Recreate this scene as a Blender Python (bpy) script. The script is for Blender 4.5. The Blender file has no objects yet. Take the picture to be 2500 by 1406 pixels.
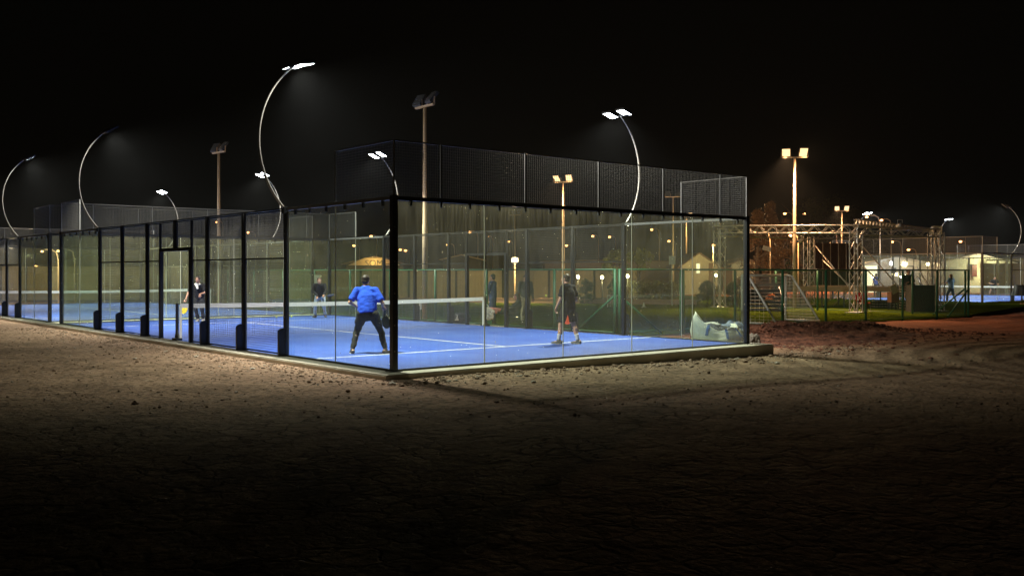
import bpy, bmesh, math, random
from mathutils import Vector, Matrix, noise, Quaternion
R = math.radians
random.seed(7)
scene = bpy.context.scene
COL = scene.collection

# ------------------------------------------------------------------ camera, world, exposure
CAM = (-9.2158, -14.1444, 1.7228); YAW = 0.69883; F = 2365.4 / 2500
cam_d = bpy.data.cameras.new('camera'); cam = bpy.data.objects.new('camera', cam_d); COL.objects.link(cam)
cam.location = CAM; cam.rotation_euler = (R(90), 0, -YAW)
cam_d.sensor_width = 36; cam_d.lens = 36 * F; cam_d.shift_y = -(703 - 663.6) / 2500
cam_d.clip_start = 0.1; cam_d.clip_end = 3000
scene.camera = cam
world = bpy.data.worlds.new("World"); scene.world = world; world.use_nodes = True
bg = world.node_tree.nodes['Background']
bg.inputs[0].default_value = (0.0006, 0.0006, 0.0005, 1); bg.inputs[1].default_value = 1.0
scene.view_settings.view_transform = 'Standard'; scene.view_settings.look = 'None'
scene.view_settings.gamma = 1; scene.view_settings.exposure = 0.0
scene.cycles.max_bounces = 8; scene.cycles.transparent_max_bounces = 40
scene.cycles.diffuse_bounces = 2; scene.cycles.glossy_bounces = 3; scene.cycles.transmission_bounces = 4
scene.cycles.sample_clamp_indirect = 4.0; scene.cycles.use_light_tree = True
scene.cycles.caustics_reflective = False; scene.cycles.caustics_refractive = False

def at(px, d, z=0.0):
    u = (px - 1250) * d / 2365.4
    return Vector((CAM[0] + u * math.cos(YAW) + d * math.sin(YAW), CAM[1] - u * math.sin(YAW) + d * math.cos(YAW), z))
def zat(py, d): return CAM[2] + (663.6 - py) * d / 2365.4

# ------------------------------------------------------------------ materials
MATS = {}
def nodes_of(m):
    m.use_nodes = True; nt = m.node_tree; return nt, nt.nodes, nt.links
def mat(name, col, rough=0.6, metal=0.0, var=0.15, scale=6.0, bump=0.0, bscale=40.0, coat=0.0):
    if name in MATS: return MATS[name]
    m = bpy.data.materials.new(name); nt, N, L = nodes_of(m)
    b = N['Principled BSDF']; b.inputs['Roughness'].default_value = rough; b.inputs['Metallic'].default_value = metal
    b.inputs['Coat Weight'].default_value = coat
    tc = N.new('ShaderNodeTexCoord'); no = N.new('ShaderNodeTexNoise'); no.inputs['Scale'].default_value = scale; no.inputs['Detail'].default_value = 5
    L.new(tc.outputs['Object'], no.inputs['Vector'])
    mx = N.new('ShaderNodeMix'); mx.data_type = 'RGBA'
    mx.inputs[6].default_value = (*[c * (1 - var) for c in col], 1); mx.inputs[7].default_value = (*[min(1, c * (1 + var)) for c in col], 1)
    L.new(no.outputs['Fac'], mx.inputs[0]); L.new(mx.outputs[2], b.inputs['Base Color'])
    if bump:
        n2 = N.new('ShaderNodeTexNoise'); n2.inputs['Scale'].default_value = bscale; n2.inputs['Detail'].default_value = 4
        L.new(tc.outputs['Object'], n2.inputs['Vector'])
        bp = N.new('ShaderNodeBump'); bp.inputs['Strength'].default_value = bump; bp.inputs['Distance'].default_value = 0.02
        L.new(n2.outputs['Fac'], bp.inputs['Height']); L.new(bp.outputs[0], b.inputs['Normal'])
    MATS[name] = m; return m
def emis(name, col, strength):
    m = bpy.data.materials.new(name); nt, N, L = nodes_of(m)
    b = N['Principled BSDF']; b.inputs['Base Color'].default_value = (.6, .6, .6, 1)
    b.inputs['Emission Color'].default_value = (*col, 1); b.inputs['Emission Strength'].default_value = strength
    m.cycles.emission_sampling = 'NONE'; MATS[name] = m; return m

BLACK = mat('black powder coated steel', (.012, .013, .014), .38, 0, .3)
WIRE = mat('dark galvanised wire', (.125, .12, .105), .4, .3, .25, 1.5)
GREYRAIL = mat('grey galvanised rail', (.25, .25, .24), .45, .7, .2)
DKRAIL = mat('dark grey rail', (.10, .10, .095), .45, .5, .2)
GALV = mat('galvanised steel tube', (.30, .29, .27), .42, .7, .2, 4)
MASTM = mat('lamp tinted mast steel', (.58, .42, .27), .5, .1, .15, 3)  # orange light of the mast lamps is mixed into this base colour
ALU = mat('aluminium truss', (.40, .38, .34), .4, .25, .15)
GREEN = mat('green painted fence steel', (.02, .12, .055), .45, 0, .3, 5)
WHITE = mat('white paint', (.75, .74, .68), .5, 0, .08)
NETW = mat('white net tape', (.78, .77, .7), .8, 0, .08, 20)
NETC = mat('dark net cord', (.16, .17, .2), .8)
CONC = mat('slab concrete', (.62, .59, .48), .85, 0, .3, 1.7, .25, 30)
SEAM = mat('pale glass seam', (.55, .55, .42), .4)
LENS = emis('lit white flood lens', (.86, .95, 1.0), 30)
LENSO = emis('lit orange flood lens', (1.0, .62, .28), 1.8)
LENSOFF = mat('unlit flood lens', (.08, .08, .085), .15, 0, .1)
ORANGE = emis('orange street lamp glow', (1.0, .42, .13), 9)
WARMW = emis('warm white lamp glow', (1.0, .78, .42), 14)
COOLW = emis('cool white lamp glow', (.85, .85, 1.0), 10)
WINLIT = emis('lit window', (1.0, .85, .5), 2.2)
ALUHEAD = mat('lamp housing grey', (.09, .09, .09), .45, .5)

def glass_material():
    m = bpy.data.materials.new('dusty court glass'); nt, N, L = nodes_of(m)
    N.remove(N['Principled BSDF']); out = N['Material Output']
    tc = N.new('ShaderNodeTexCoord'); geo = N.new('ShaderNodeNewGeometry')
    tr = N.new('ShaderNodeBsdfTransparent'); tr.inputs[0].default_value = (.90, .95, .91, 1)
    gl = N.new('ShaderNodeBsdfGlossy'); gl.inputs['Roughness'].default_value = .03; gl.inputs[0].default_value = (.9, 1, .95, 1)
    lw = N.new('ShaderNodeLayerWeight'); lw.inputs[0].default_value = .5
    pw = N.new('ShaderNodeMath'); pw.operation = 'POWER'; pw.inputs[1].default_value = 5; L.new(lw.outputs['Facing'], pw.inputs[0])
    fr = N.new('ShaderNodeMath'); fr.operation = 'MULTIPLY_ADD'; fr.inputs[1].default_value = .9; fr.inputs[2].default_value = .025; L.new(pw.outputs[0], fr.inputs[0])
    m1 = N.new('ShaderNodeMixShader'); L.new(fr.outputs[0], m1.inputs[0]); L.new(tr.outputs[0], m1.inputs[1]); L.new(gl.outputs[0], m1.inputs[2])
    df = N.new('ShaderNodeBsdfDiffuse'); tl = N.new('ShaderNodeBsdfTranslucent')
    for b in (df, tl): b.inputs[0].default_value = (.68, .60, .38, 1)
    m2 = N.new('ShaderNodeMixShader'); m2.inputs[0].default_value = .5; L.new(df.outputs[0], m2.inputs[1]); L.new(tl.outputs[0], m2.inputs[2])
    # vertical rain streaks in world space
    mp = N.new('ShaderNodeMapping'); mp.inputs['Scale'].default_value = (15, 15, .8); L.new(geo.outputs['Position'], mp.inputs[0])
    n1 = N.new('ShaderNodeTexNoise'); n1.inputs['Scale'].default_value = 1.6; n1.inputs['Detail'].default_value = 6; L.new(mp.outputs[0], n1.inputs['Vector'])
    n2 = N.new('ShaderNodeTexNoise'); n2.inputs['Scale'].default_value = .8; n2.inputs['Detail'].default_value = 5; L.new(geo.outputs['Position'], n2.inputs['Vector'])
    r1 = N.new('ShaderNodeMapRange'); r1.inputs[1].default_value = .35; r1.inputs[2].default_value = .75; r1.inputs[3].default_value = .45; r1.inputs[4].default_value = 1.6; L.new(n1.outputs[0], r1.inputs[0])
    r2 = N.new('ShaderNodeMapRange'); r2.inputs[1].default_value = .35; r2.inputs[2].default_value = .7; r2.inputs[3].default_value = .6; r2.inputs[4].default_value = 1.4; L.new(n2.outputs[0], r2.inputs[0])
    mu = N.new('ShaderNodeMath'); mu.operation = 'MULTIPLY'; L.new(r1.outputs[0], mu.inputs[0]); L.new(r2.outputs[0], mu.inputs[1])
    # more grime along the top edge and at the foot of the pane
    sz = N.new('ShaderNodeSeparateXYZ'); L.new(geo.outputs['Position'], sz.inputs[0])
    rz = N.new('ShaderNodeValToRGB'); L.new(sz.outputs[2], rz.inputs[0])
    mz = N.new('ShaderNodeMapRange'); mz.inputs[1].default_value = 0; mz.inputs[2].default_value = 3.1; L.new(sz.outputs[2], mz.inputs[0]); L.new(mz.outputs[0], rz.inputs[0])
    e = rz.color_ramp.elements; e[0].position = 0; e[0].color = (.55,) * 3 + (1,); e[1].position = 1; e[1].color = (1, 1, 1, 1)
    for p, v in ((.18, .33), (.5, .40), (.86, .5), (.95, .8)):
        k = e.new(p); k.color = (v, v, v, 1)
    mz2 = N.new('ShaderNodeMath'); mz2.operation = 'MULTIPLY'; L.new(mu.outputs[0], mz2.inputs[0]); L.new(rz.outputs[0], mz2.inputs[1])
    # ball marks
    vo = N.new('ShaderNodeTexVoronoi'); vo.inputs['Scale'].default_value = 4.5; vo.inputs['Randomness'].default_value = 1
    mp2 = N.new('ShaderNodeMapping'); mp2.inputs['Scale'].default_value = (1, 1, .5); L.new(geo.outputs['Position'], mp2.inputs[0]); L.new(mp2.outputs[0], vo.inputs['Vector'])
    rv = N.new('ShaderNodeMapRange'); rv.inputs[1].default_value = .065; rv.inputs[2].default_value = .03; rv.inputs[3].default_value = 0; rv.inputs[4].default_value = .45; L.new(vo.outputs['Distance'], rv.inputs[0])
    sc = N.new('ShaderNodeMath'); sc.operation = 'MULTIPLY'; sc.inputs[1].default_value = .115; L.new(mz2.outputs[0], sc.inputs[0])
    ad = N.new('ShaderNodeMath'); ad.operation = 'ADD'; ad.use_clamp = True; L.new(sc.outputs[0], ad.inputs[0]); L.new(rv.outputs[0], ad.inputs[1])
    m3 = N.new('ShaderNodeMixShader'); L.new(ad.outputs[0], m3.inputs[0]); L.new(m1.outputs[0], m3.inputs[1]); L.new(m2.outputs[0], m3.inputs[2])
    L.new(m3.outputs[0], out.inputs[0]); MATS['glass'] = m; return m
GLASS = glass_material()

def turf_material():
    m = bpy.data.materials.new('blue padel turf'); nt, N, L = nodes_of(m); b = N['Principled BSDF']
    geo = N.new('ShaderNodeNewGeometry'); b.inputs['Roughness'].default_value = .75
    n = N.new('ShaderNodeTexNoise'); n.inputs['Scale'].default_value = .8; n.inputs['Detail'].default_value = 6; L.new(geo.outputs['Position'], n.inputs['Vector'])
    cr = N.new('ShaderNodeValToRGB'); L.new(n.outputs[0], cr.inputs[0])
    cr.color_ramp.elements[0].position = .3; cr.color_ramp.elements[0].color = (.018, .07, .39, 1)
    cr.color_ramp.elements[1].position = .72; cr.color_ramp.elements[1].color = (.045, .12, .46, 1)
    # pale sand drifts and scuffs brushed into the pile
    mp = N.new('ShaderNodeMapping'); mp.inputs['Scale'].default_value = (1.2, .35, 1); mp.inputs['Rotation'].default_value = (0, 0, .5); L.new(geo.outputs['Position'], mp.inputs[0])
    n3 = N.new('ShaderNodeTexNoise'); n3.inputs['Scale'].default_value = 2.2; n3.inputs['Detail'].default_value = 9; n3.inputs['Roughness'].default_value = .7; L.new(mp.outputs[0], n3.inputs['Vector'])
    r3 = N.new('ShaderNodeMapRange'); r3.inputs[1].default_value = .48; r3.inputs[2].default_value = .72; r3.inputs[4].default_value = .32; L.new(n3.outputs[0], r3.inputs[0])
    mx = N.new('ShaderNodeMix'); mx.data_type = 'RGBA'; L.new(r3.outputs[0], mx.inputs[0]); L.new(cr.outputs[0], mx.inputs[6]); mx.inputs[7].default_value = (.13, .20, .48, 1)
    L.new(mx.outputs[2], b.inputs['Base Color'])
    n2 = N.new('ShaderNodeTexNoise'); n2.inputs['Scale'].default_value = 160; L.new(geo.outputs['Position'], n2.inputs['Vector'])
    bp = N.new('ShaderNodeBump'); bp.inputs['Strength'].default_value = .4; bp.inputs['Distance'].default_value = .01; L.new(n2.outputs[0], bp.inputs['Height']); L.new(bp.outputs[0], b.inputs['Normal'])
    return m
TURF = turf_material()
LINE = mat('white court line', (.66, .7, .74), .7, 0, .12, 8)

def ground_material():
    m = bpy.data.materials.new('compacted earth and old pavers'); nt, N, L = nodes_of(m); b = N['Principled BSDF']
    b.inputs['Roughness'].default_value = .92; b.inputs['Specular IOR Level'].default_value = .08
    geo = N.new('ShaderNodeNewGeometry'); P = geo.outputs['Position']
    def noise_(s, d=5, off=0):
        n = N.new('ShaderNodeTexNoise'); n.inputs['Scale'].default_value = s; n.inputs['Detail'].default_value = d
        if off:
            mp = N.new('ShaderNodeMapping'); mp.inputs['Location'].default_value = (off, off * 2, 0); L.new(P, mp.inputs[0]); L.new(mp.outputs[0], n.inputs['Vector'])
        else: L.new(P, n.inputs['Vector'])
        return n.outputs[0]
    def mrange(x, a, bb, c, d):
        r = N.new('ShaderNodeMapRange'); r.inputs[1].default_value = a; r.inputs[2].default_value = bb; r.inputs[3].default_value = c; r.inputs[4].default_value = d; L.new(x, r.inputs[0]) if not isinstance(x, (int, float)) else None; return r.outputs[0]
    def math_(op, a, c):
        k = N.new('ShaderNodeMath'); k.operation = op
        for i, v in enumerate((a, c)):
            if isinstance(v, (int, float)): k.inputs[i].default_value = v
            else: L.new(v, k.inputs[i])
        return k.outputs[0]
    def mixc(f, a, c):
        k = N.new('ShaderNodeMix'); k.data_type = 'RGBA'; L.new(f, k.inputs[0])
        for i, v in ((6, a), (7, c)):
            if isinstance(v, tuple): k.inputs[i].default_value = (*v, 1)
            else: L.new(v, k.inputs[i])
        return k.outputs[2]
    sx = N.new('ShaderNodeSeparateXYZ'); L.new(P, sx.inputs[0])
    X, Y = sx.outputs[0], sx.outputs[1]
    wob = mrange(noise_(.35), 0, 1, -2.2, 2.2)
    # pavers: away from the slab edge towards the viewer
    a = math_('ADD', math_('MULTIPLY', X, -.55), math_('MULTIPLY', Y, -.85))
    pav = mrange(math_('ADD', a, wob), 2.2, 5.0, 0, 1)
    pav = math_('MULTIPLY', pav, mrange(X, 7, 0, .12, 1))
    # red earth to the right
    redm = mrange(math_('ADD', X, math_('ADD', math_('MULTIPLY', Y, 1.6), math_('MULTIPLY', wob, 1.2))), 9.5, 21, 0, 1)
    redm = math_('MULTIPLY', redm, mrange(X, 5, 9, 0, 1))
    pink = mrange(math_('ADD', math_('MULTIPLY', X, 1), math_('MULTIPLY', wob, .7)), -3.2, .5, .0, 1)
    base = mixc(mrange(noise_(.9, 6, 3), .3, .7, 0, 1), (.20, .14, .085), (.40, .285, .175))
    base = mixc(math_('MULTIPLY', math_('MULTIPLY', pink, mrange(X, 2, 0, 0, 1)), .8), base, (.42, .27, .19))
    base = mixc(mrange(noise_(9, 7, 7), .5, .6, 0, .75), base, (.085, .065, .042))
    base = mixc(mrange(noise_(26, 5, 13), .55, .62, 0, .7), base, (.35, .27, .20))
    base = mixc(redm, base, mixc(mrange(noise_(1.4, 6, 9), .35, .65, 0, 1), (.40, .135, .065), (.28, .11, .06)))
    vo = N.new('ShaderNodeTexVoronoi'); vo.feature = 'DISTANCE_TO_EDGE'; vo.inputs['Scale'].default_value = 3.3; vo.inputs['Randomness'].default_value = .8
    dm = N.new('ShaderNodeVectorMath'); dm.operation = 'ADD'; L.new(P, dm.inputs[0])
    nd = N.new('ShaderNodeTexNoise'); nd.inputs['Scale'].default_value = 5; L.new(P, nd.inputs['Vector'])
    sc = N.new('ShaderNodeVectorMath'); sc.operation = 'SCALE'; sc.inputs['Scale'].default_value = .3; L.new(nd.outputs[1], sc.inputs[0]); L.new(sc.outputs[0], dm.inputs[1])
    fl = N.new('ShaderNodeVectorMath'); fl.operation = 'MULTIPLY'; fl.inputs[1].default_value = (1, 1, 0); L.new(dm.outputs[0], fl.inputs[0]); L.new(fl.outputs[0], vo.inputs['Vector'])
    joint = mrange(vo.outputs['Distance'], .0, .09, 1, 0)
    jm = math_('MULTIPLY', math_('MULTIPLY', joint, pav), mrange(noise_(1.1, 4, 21), .35, .6, .15, 1))
    vc = N.new('ShaderNodeTexVoronoi'); vc.inputs['Scale'].default_value = 3.3; vc.inputs['Randomness'].default_value = .8; L.new(fl.outputs[0], vc.inputs['Vector'])
    pc = mixc(mrange(vc.outputs['Color'], 0, 1, 0, 1), (.14, .115, .072), (.25, .205, .13))
    base = mixc(math_('MULTIPLY', pav, .75), base, pc)
    base = mixc(math_('MULTIPLY', jm, .75), base, (.022, .019, .013))
    # pale chips
    v3 = N.new('ShaderNodeTexVoronoi'); v3.inputs['Scale'].default_value = 2.1; L.new(P, v3.inputs['Vector'])
    base = mixc(mrange(v3.outputs['Distance'], .10, .05, 0, .8), base, (.40, .35, .25))
    L.new(base, b.inputs['Base Color'])
    # tyre ruts on the bare earth
    wv = N.new('ShaderNodeTexWave'); wv.wave_type = 'RINGS'; wv.rings_direction = 'Z'; wv.inputs['Scale'].default_value = .42; wv.inputs['Distortion'].default_value = 1.6; wv.inputs['Detail'].default_value = 2; wv.inputs['Detail Scale'].default_value = .5
    mp = N.new('ShaderNodeMapping'); mp.inputs['Location'].default_value = (-16, 9, 0); L.new(P, mp.inputs[0]); L.new(mp.outputs[0], wv.inputs['Vector'])
    rut = math_('MULTIPLY', math_('MULTIPLY', wv.outputs[1], math_('SUBTRACT', 1, pav)), mrange(X, 4, 9, 0, .06))
    h = math_('ADD', math_('MULTIPLY', jm, -.022), math_('MULTIPLY', noise_(2.2, 8, 5), .10))
    h = math_('ADD', h, math_('MULTIPLY', noise_(11, 7, 2), .05))
    h = math_('ADD', h, math_('MULTIPLY', noise_(45, 4, 1), .012))
    h = math_('ADD', h, rut)
    bp = N.new('ShaderNodeBump'); bp.inputs['Strength'].default_value = 1; bp.inputs['Distance'].default_value = 1; L.new(h, bp.inputs['Height']); L.new(bp.outputs[0], b.inputs['Normal'])
    return m

# ------------------------------------------------------------------ mesh helpers
class MB:
    def __init__(s): s.v = []; s.f = []; s.m = []
    def box(s, c, d, M=None, mi=0):
        x, y, z = (k / 2 for k in d); c = Vector(c); b = len(s.v)
        for p in ((-x,-y,-z),(x,-y,-z),(x,y,-z),(-x,y,-z),(-x,-y,z),(x,-y,z),(x,y,z),(-x,y,z)):
            q = Vector(p)
            if M is not None: q = M @ q
            s.v.append(tuple(q + c))
        for f in ((0,3,2,1),(4,5,6,7),(0,1,5,4),(1,2,6,5),(2,3,7,6),(3,0,4,7)): s.f.append(tuple(b + i for i in f)); s.m.append(mi)
        return s
    def tube(s, pts, r, n=8, caps=True, r2=None, mi=0):
        pts = [Vector(p) for p in pts]; b = len(s.v); K = len(pts); up = None
        for i, p in enumerate(pts):
            t = (pts[min(i + 1, K - 1)] - pts[max(i - 1, 0)]).normalized()
            if up is None: up = Vector((0, 0, 1)) if abs(t.z) < .9 else Vector((1, 0, 0))
            a = t.cross(up).normalized(); up = a.cross(t).normalized()
            rr = r if r2 is None else r + (r2 - r) * i / (K - 1)
            if isinstance(r, (list, tuple)): rr = r[i]
            for k in range(n):
                an = 2 * math.pi * k / n
                s.v.append(tuple(p + a * math.cos(an) * rr + up * math.sin(an) * rr))
        for i in range(K - 1):
            for k in range(n):
                s.f.append((b + i * n + k, b + i * n + (k + 1) % n, b + (i + 1) * n + (k + 1) % n, b + (i + 1) * n + k)); s.m.append(mi)
        if caps:
            s.f.append(tuple(b + k for k in range(n))[::-1]); s.m.append(mi)
            s.f.append(tuple(b + (K - 1) * n + k for k in range(n))); s.m.append(mi)
        return s
    def poly(s, pts, mi=0):
        b = len(s.v); s.v += [tuple(p) for p in pts]; s.f.append(tuple(range(b, b + len(pts)))); s.m.append(mi); return s
    def prism(s, pts, d, mi=0):            # pts outline, extruded by vector d
        b = len(s.v); n = len(pts); d = Vector(d)
        s.v += [tuple(p) for p in pts] + [tuple(Vector(p) + d) for p in pts]
        s.f.append(tuple(range(b, b + n))[::-1]); s.f.append(tuple(range(b + n, b + 2 * n))); s.m += [mi, mi]
        for k in range(n): s.f.append((b + k, b + (k + 1) % n, b + n + (k + 1) % n, b + n + k)); s.m.append(mi)
        return s
    def build(s, name, mats, parent=None, smooth=False):
        me = bpy.data.meshes.new(name); me.from_pydata(s.v, [], s.f)
        if not isinstance(mats, (list, tuple)): mats = [mats]
        for m in mats: me.materials.append(m)
        if len(mats) > 1: me.polygons.foreach_set('material_index', s.m)
        bm = bmesh.new(); bm.from_mesh(me); bmesh.ops.recalc_face_normals(bm, faces=bm.faces); bm.to_mesh(me); bm.free()
        if smooth:
            me.polygons.foreach_set('use_smooth', [True] * len(me.polygons))
        me.update()
        o = bpy.data.objects.new(name, me); COL.objects.link(o)
        if parent is not None: o.parent = parent
        return o
def tag(o, label=None, cat=None, group=None, kind=None):
    if label: o['label'] = label
    if cat: o['category'] = cat
    if group: o['group'] = group
    if kind: o['kind'] = kind
    return o
def thing(name, label, cat, loc=(0, 0, 0), rz=0.0, group=None):
    o = bpy.data.objects.new(name, None); COL.objects.link(o); o.location = loc; o.rotation_euler = (0, 0, rz); o.empty_display_size = .2
    return tag(o, label, cat, group)
CHILD = {}
def copy_tree(o, loc=None, rz=None, label=None):
    def rec(a, par):
        c = a.copy(); COL.objects.link(c); c.parent = par
        for ch in list(a.children): rec(ch, c)
        return c
    bpy.context.view_layer.update()
    r = rec(o, None)
    if loc is not None: r.location = loc
    if rz is not None: r.rotation_euler = (0, 0, rz)
    if label: r['label'] = label
    return r
def lamp(name, kind, loc, energy, col, parent=None, direction=None, angle=150, blend=1.0, size=.12):
    l = bpy.data.lights.new(name, kind); l.energy = energy; l.color = col; l.shadow_soft_size = size
    if kind == 'SPOT': l.spot_size = R(angle); l.spot_blend = blend
    o = bpy.data.objects.new(name, l); COL.objects.link(o); o.location = loc
    if direction is not None: o.rotation_mode = 'QUATERNION'; o.rotation_quaternion = Vector(direction).to_track_quat('-Z', 'Y')
    if parent is not None: o.parent = parent
    return o

# ------------------------------------------------------------------ ground
def lerp_pts(x, pts):
    if x <= pts[0][0]: return pts[0][1]
    for (a, va), (b, vb) in zip(pts, pts[1:]):
        if x <= b: t = (x - a) / (b - a); t = t * t * (3 - 2 * t); return va + (vb - va) * t
    return pts[-1][1]
def gz0(x, y): return lerp_pts(x, [(0, -.085), (10.4, -.25), (14, -.21), (20, -.15)])
def gz(x, y):
    z = gz0(x, y) - (.14 if (x > 11.6 and y > 5.9 - (x - 11.5) * .06 and x < 48 and y < 60) else 0)
    d = math.hypot(x - CAM[0], y - CAM[1])
    if d < 60:
        near = 1 if not (-.6 < x < 11 and -.6 < y < 43) else 0
        z += near * (noise.noise((x * .5, y * .5, 0)) * .025 + noise.noise((x * 2.1, y * 2.1, 4)) * .012 + noise.noise((x * 6, y * 6, 8)) * .005)
    return z
def build_ground():
    nr, na = 250, 900; v = []; f = []
    rr = [1.2 * (1200 / 1.2) ** (i / (nr - 1)) for i in range(nr)]
    for r in rr:
        for k in range(na):
            a = 2 * math.pi * k / na; x = CAM[0] + r * math.cos(a); y = CAM[1] + r * math.sin(a)
            v.append((x, y, gz(x, y)))
    for i in range(nr - 1):
        for k in range(na): f.append((i * na + k, (i + 1) * na + k, (i + 1) * na + (k + 1) % na, i * na + (k + 1) % na))
    v.append((CAM[0], CAM[1], gz(CAM[0], CAM[1])))
    for k in range(na): f.append((len(v) - 1, k, (k + 1) % na))
    me = bpy.data.meshes.new('ground'); me.from_pydata(v, [], f); me.polygons.foreach_set('use_smooth', [True] * len(f)); me.materials.append(ground_material())
    o = bpy.data.objects.new('ground', me); COL.objects.link(o); tag(o, kind='structure'); return o
build_ground()

# court slabs: one long concrete raft under courts 1 and 2
def slab(x0, y0, x1, y1, name='court_slab', z0=-.6, z1=0):
    m = MB(); bev = .02
    m.prism([(x0, y0, z0), (x1, y0, z0), (x1, y1, z0), (x0, y1, z0)], (0, 0, z1 - z0))
    o = m.build(name, CONC); bm = bmesh.new(); bm.from_mesh(o.data)
    bmesh.ops.bevel(bm, geom=[e for e in bm.edges if min(v.co.z for v in e.verts) > z1 - .01], offset=bev, segments=2, affect='EDGES'); bm.to_mesh(o.data); bm.free()
    return tag(o, kind='structure')
slab(-.45, -.45, 10.45, 42)

def court_surface(o, ex, ey, z=0.0, suffix=''):
    o = Vector(o); ex = Vector(ex); ey = Vector(ey)
    def quad(m, x0, y0, x1, y1, zz): m.poly([o + ex * a + ey * b + Vector((0, 0, z + zz)) for a, b in ((x0, y0), (x1, y0), (x1, y1), (x0, y1))])
    m = MB(); quad(m, .02, .02, 9.98, 19.98, .004); tag(m.build('court_surface', TURF), kind='structure')
    m = MB(); h = .045
    for y in (3, 17): quad(m, .05, y - h, 9.95, y + h, .008)
    quad(m, 5 - h, 3 + h, 5 + h, 17 - h, .008)
    tag(m.build('court_lines', LINE), kind='structure')

# ------------------------------------------------------------------ padel walls
def mesh_bars(m, s0, s1, z0, z1, pitch=.05, w=.0042, pitchz=.05):
    n = max(1, round((s1 - s0) / pitch))
    for i in range(1, n): m.box((s0 + (s1 - s0) * i / n, 0, (z0 + z1) / 2), (w, w, z1 - z0))
    n = max(1, round((z1 - z0) / pitchz))
    for i in range(1, n): m.box(((s0 + s1) / 2, w, z0 + (z1 - z0) * i / n), (s1 - s0, w, w))
def frame_bars(m, s0, s1, z0, z1, w=.03, t=.03):
    m.box(((s0 + s1) / 2, 0, z0 + w / 2), (s1 - s0, t, w)); m.box(((s0 + s1) / 2, 0, z1 - w / 2), (s1 - s0, t, w))
    m.box((s0 + w / 2, 0, (z0 + z1) / 2), (w, t * .98, z1 - z0 - 2 * w)); m.box((s1 - w / 2, 0, (z0 + z1) / 2), (w, t * .98, z1 - z0 - 2 * w))
def post(root, s, z0, z1, w=.10, fin=0, d=.1):
    o = MB().box((s, 0, (z0 + z1) / 2), (w, d, z1 - z0)).build('steel_post', BLACK, root)
    m = MB(); m.box((s, 0, z0 + .006), (w + .12, d + .10, .012)); m.build('base_plate', BLACK, o)
    if fin:
        m = MB(); pts = []
        for k in range(9):
            a = math.pi / 2 * k / 8; pts.append((s, fin * (d / 2 + .14 * math.sin(a) ), .50 + .08 * math.cos(a)))
        pts = [(s, fin * d / 2, .01)] + pts + [(s, fin * (d / 2 + .14), .01)]
        m.prism([(p[0] - .03, p[1], p[2] + z0) for p in pts], (.06, 0, 0)); m.build('foot_fin', BLACK, o)
    m = MB()
    for z in (.35, .8, 1.35, 1.9, 2.5):
        if z < z1 - .1 and z > z0:
            for sx in (-.02,): m.tube([(s + sx, fin * d / 2 if fin else -d / 2, z), (s + sx, (fin if fin else -1) * (d / 2 + .012), z)], .012, 6)
    if m.v: m.build('bolt', GALV, o)
    return o
def pane(root, s0, s1, z0=.03, z1=2.96, detail=True):
    g = .004
    p = MB().box(((s0 + s1) / 2, 0, (z0 + z1) / 2), (s1 - s0 - 2 * g, .012, z1 - z0)).build('glass_pane', GLASS, root)
    return p
def end_wall(o, d, sgn, label, z=0.0, clips=True, group='glass end walls of the courts', pitch=.05):
    d = Vector(d); root = thing('court_end_wall', label, 'glass wall', (o[0], o[1], z), math.atan2(d.y, d.x), group)
    for k in range(5): pane(root, k * 2 + (.07 if k == 0 else 0), k * 2 + 2 - (.07 if k == 4 else 0))
    for k in range(1, 5): MB().box((k * 2, 0, 1.495), (.014, .016, 2.93)).build('seam_strip', SEAM, root)
    for s in (0, 10): post(root, s, 0.0, 3.05, .105, 0, .105)
    MB().box((5, 0, 3.0), (9.87, .06, .07)).build('top_rail', BLACK, root)
    MB().box((5, 0, .016), (9.87, .05, .03)).build('bottom_rail', BLACK, root)
    if clips:
        cl = None
        for s in [.35, 1.0, 1.65, 2.35, 3.0, 3.65, 4.35, 5.0, 5.65, 6.35, 7.0, 7.65, 8.35, 9.0, 9.65]:
            if cl is None: cl = MB().box((0, 0, 2.94), (.035, .05, .12)).build('glass_clip', BLACK, root); cl.location.x = s
            else:
                c = cl.copy(); COL.objects.link(c); c.parent = root; c.location.x = s
    edges = [0, 1, 3, 5, 7, 9, 10]
    for a, b in zip(edges, edges[1:]):
        m = MB(); mesh_bars(m, a + .02, b - .02, 3.05, 4.0, pitch); m.box(((a + b) / 2, 0, 4.0), (b - a - .045, .02, .025))
        m.build('mesh_panel', WIRE, root)
    for s in edges: MB().box((s, 0, 3.53), (.026, .026, .96)).build('mesh_post', GREYRAIL if s in (0, 10) else DKRAIL, root)
    return root
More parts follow.
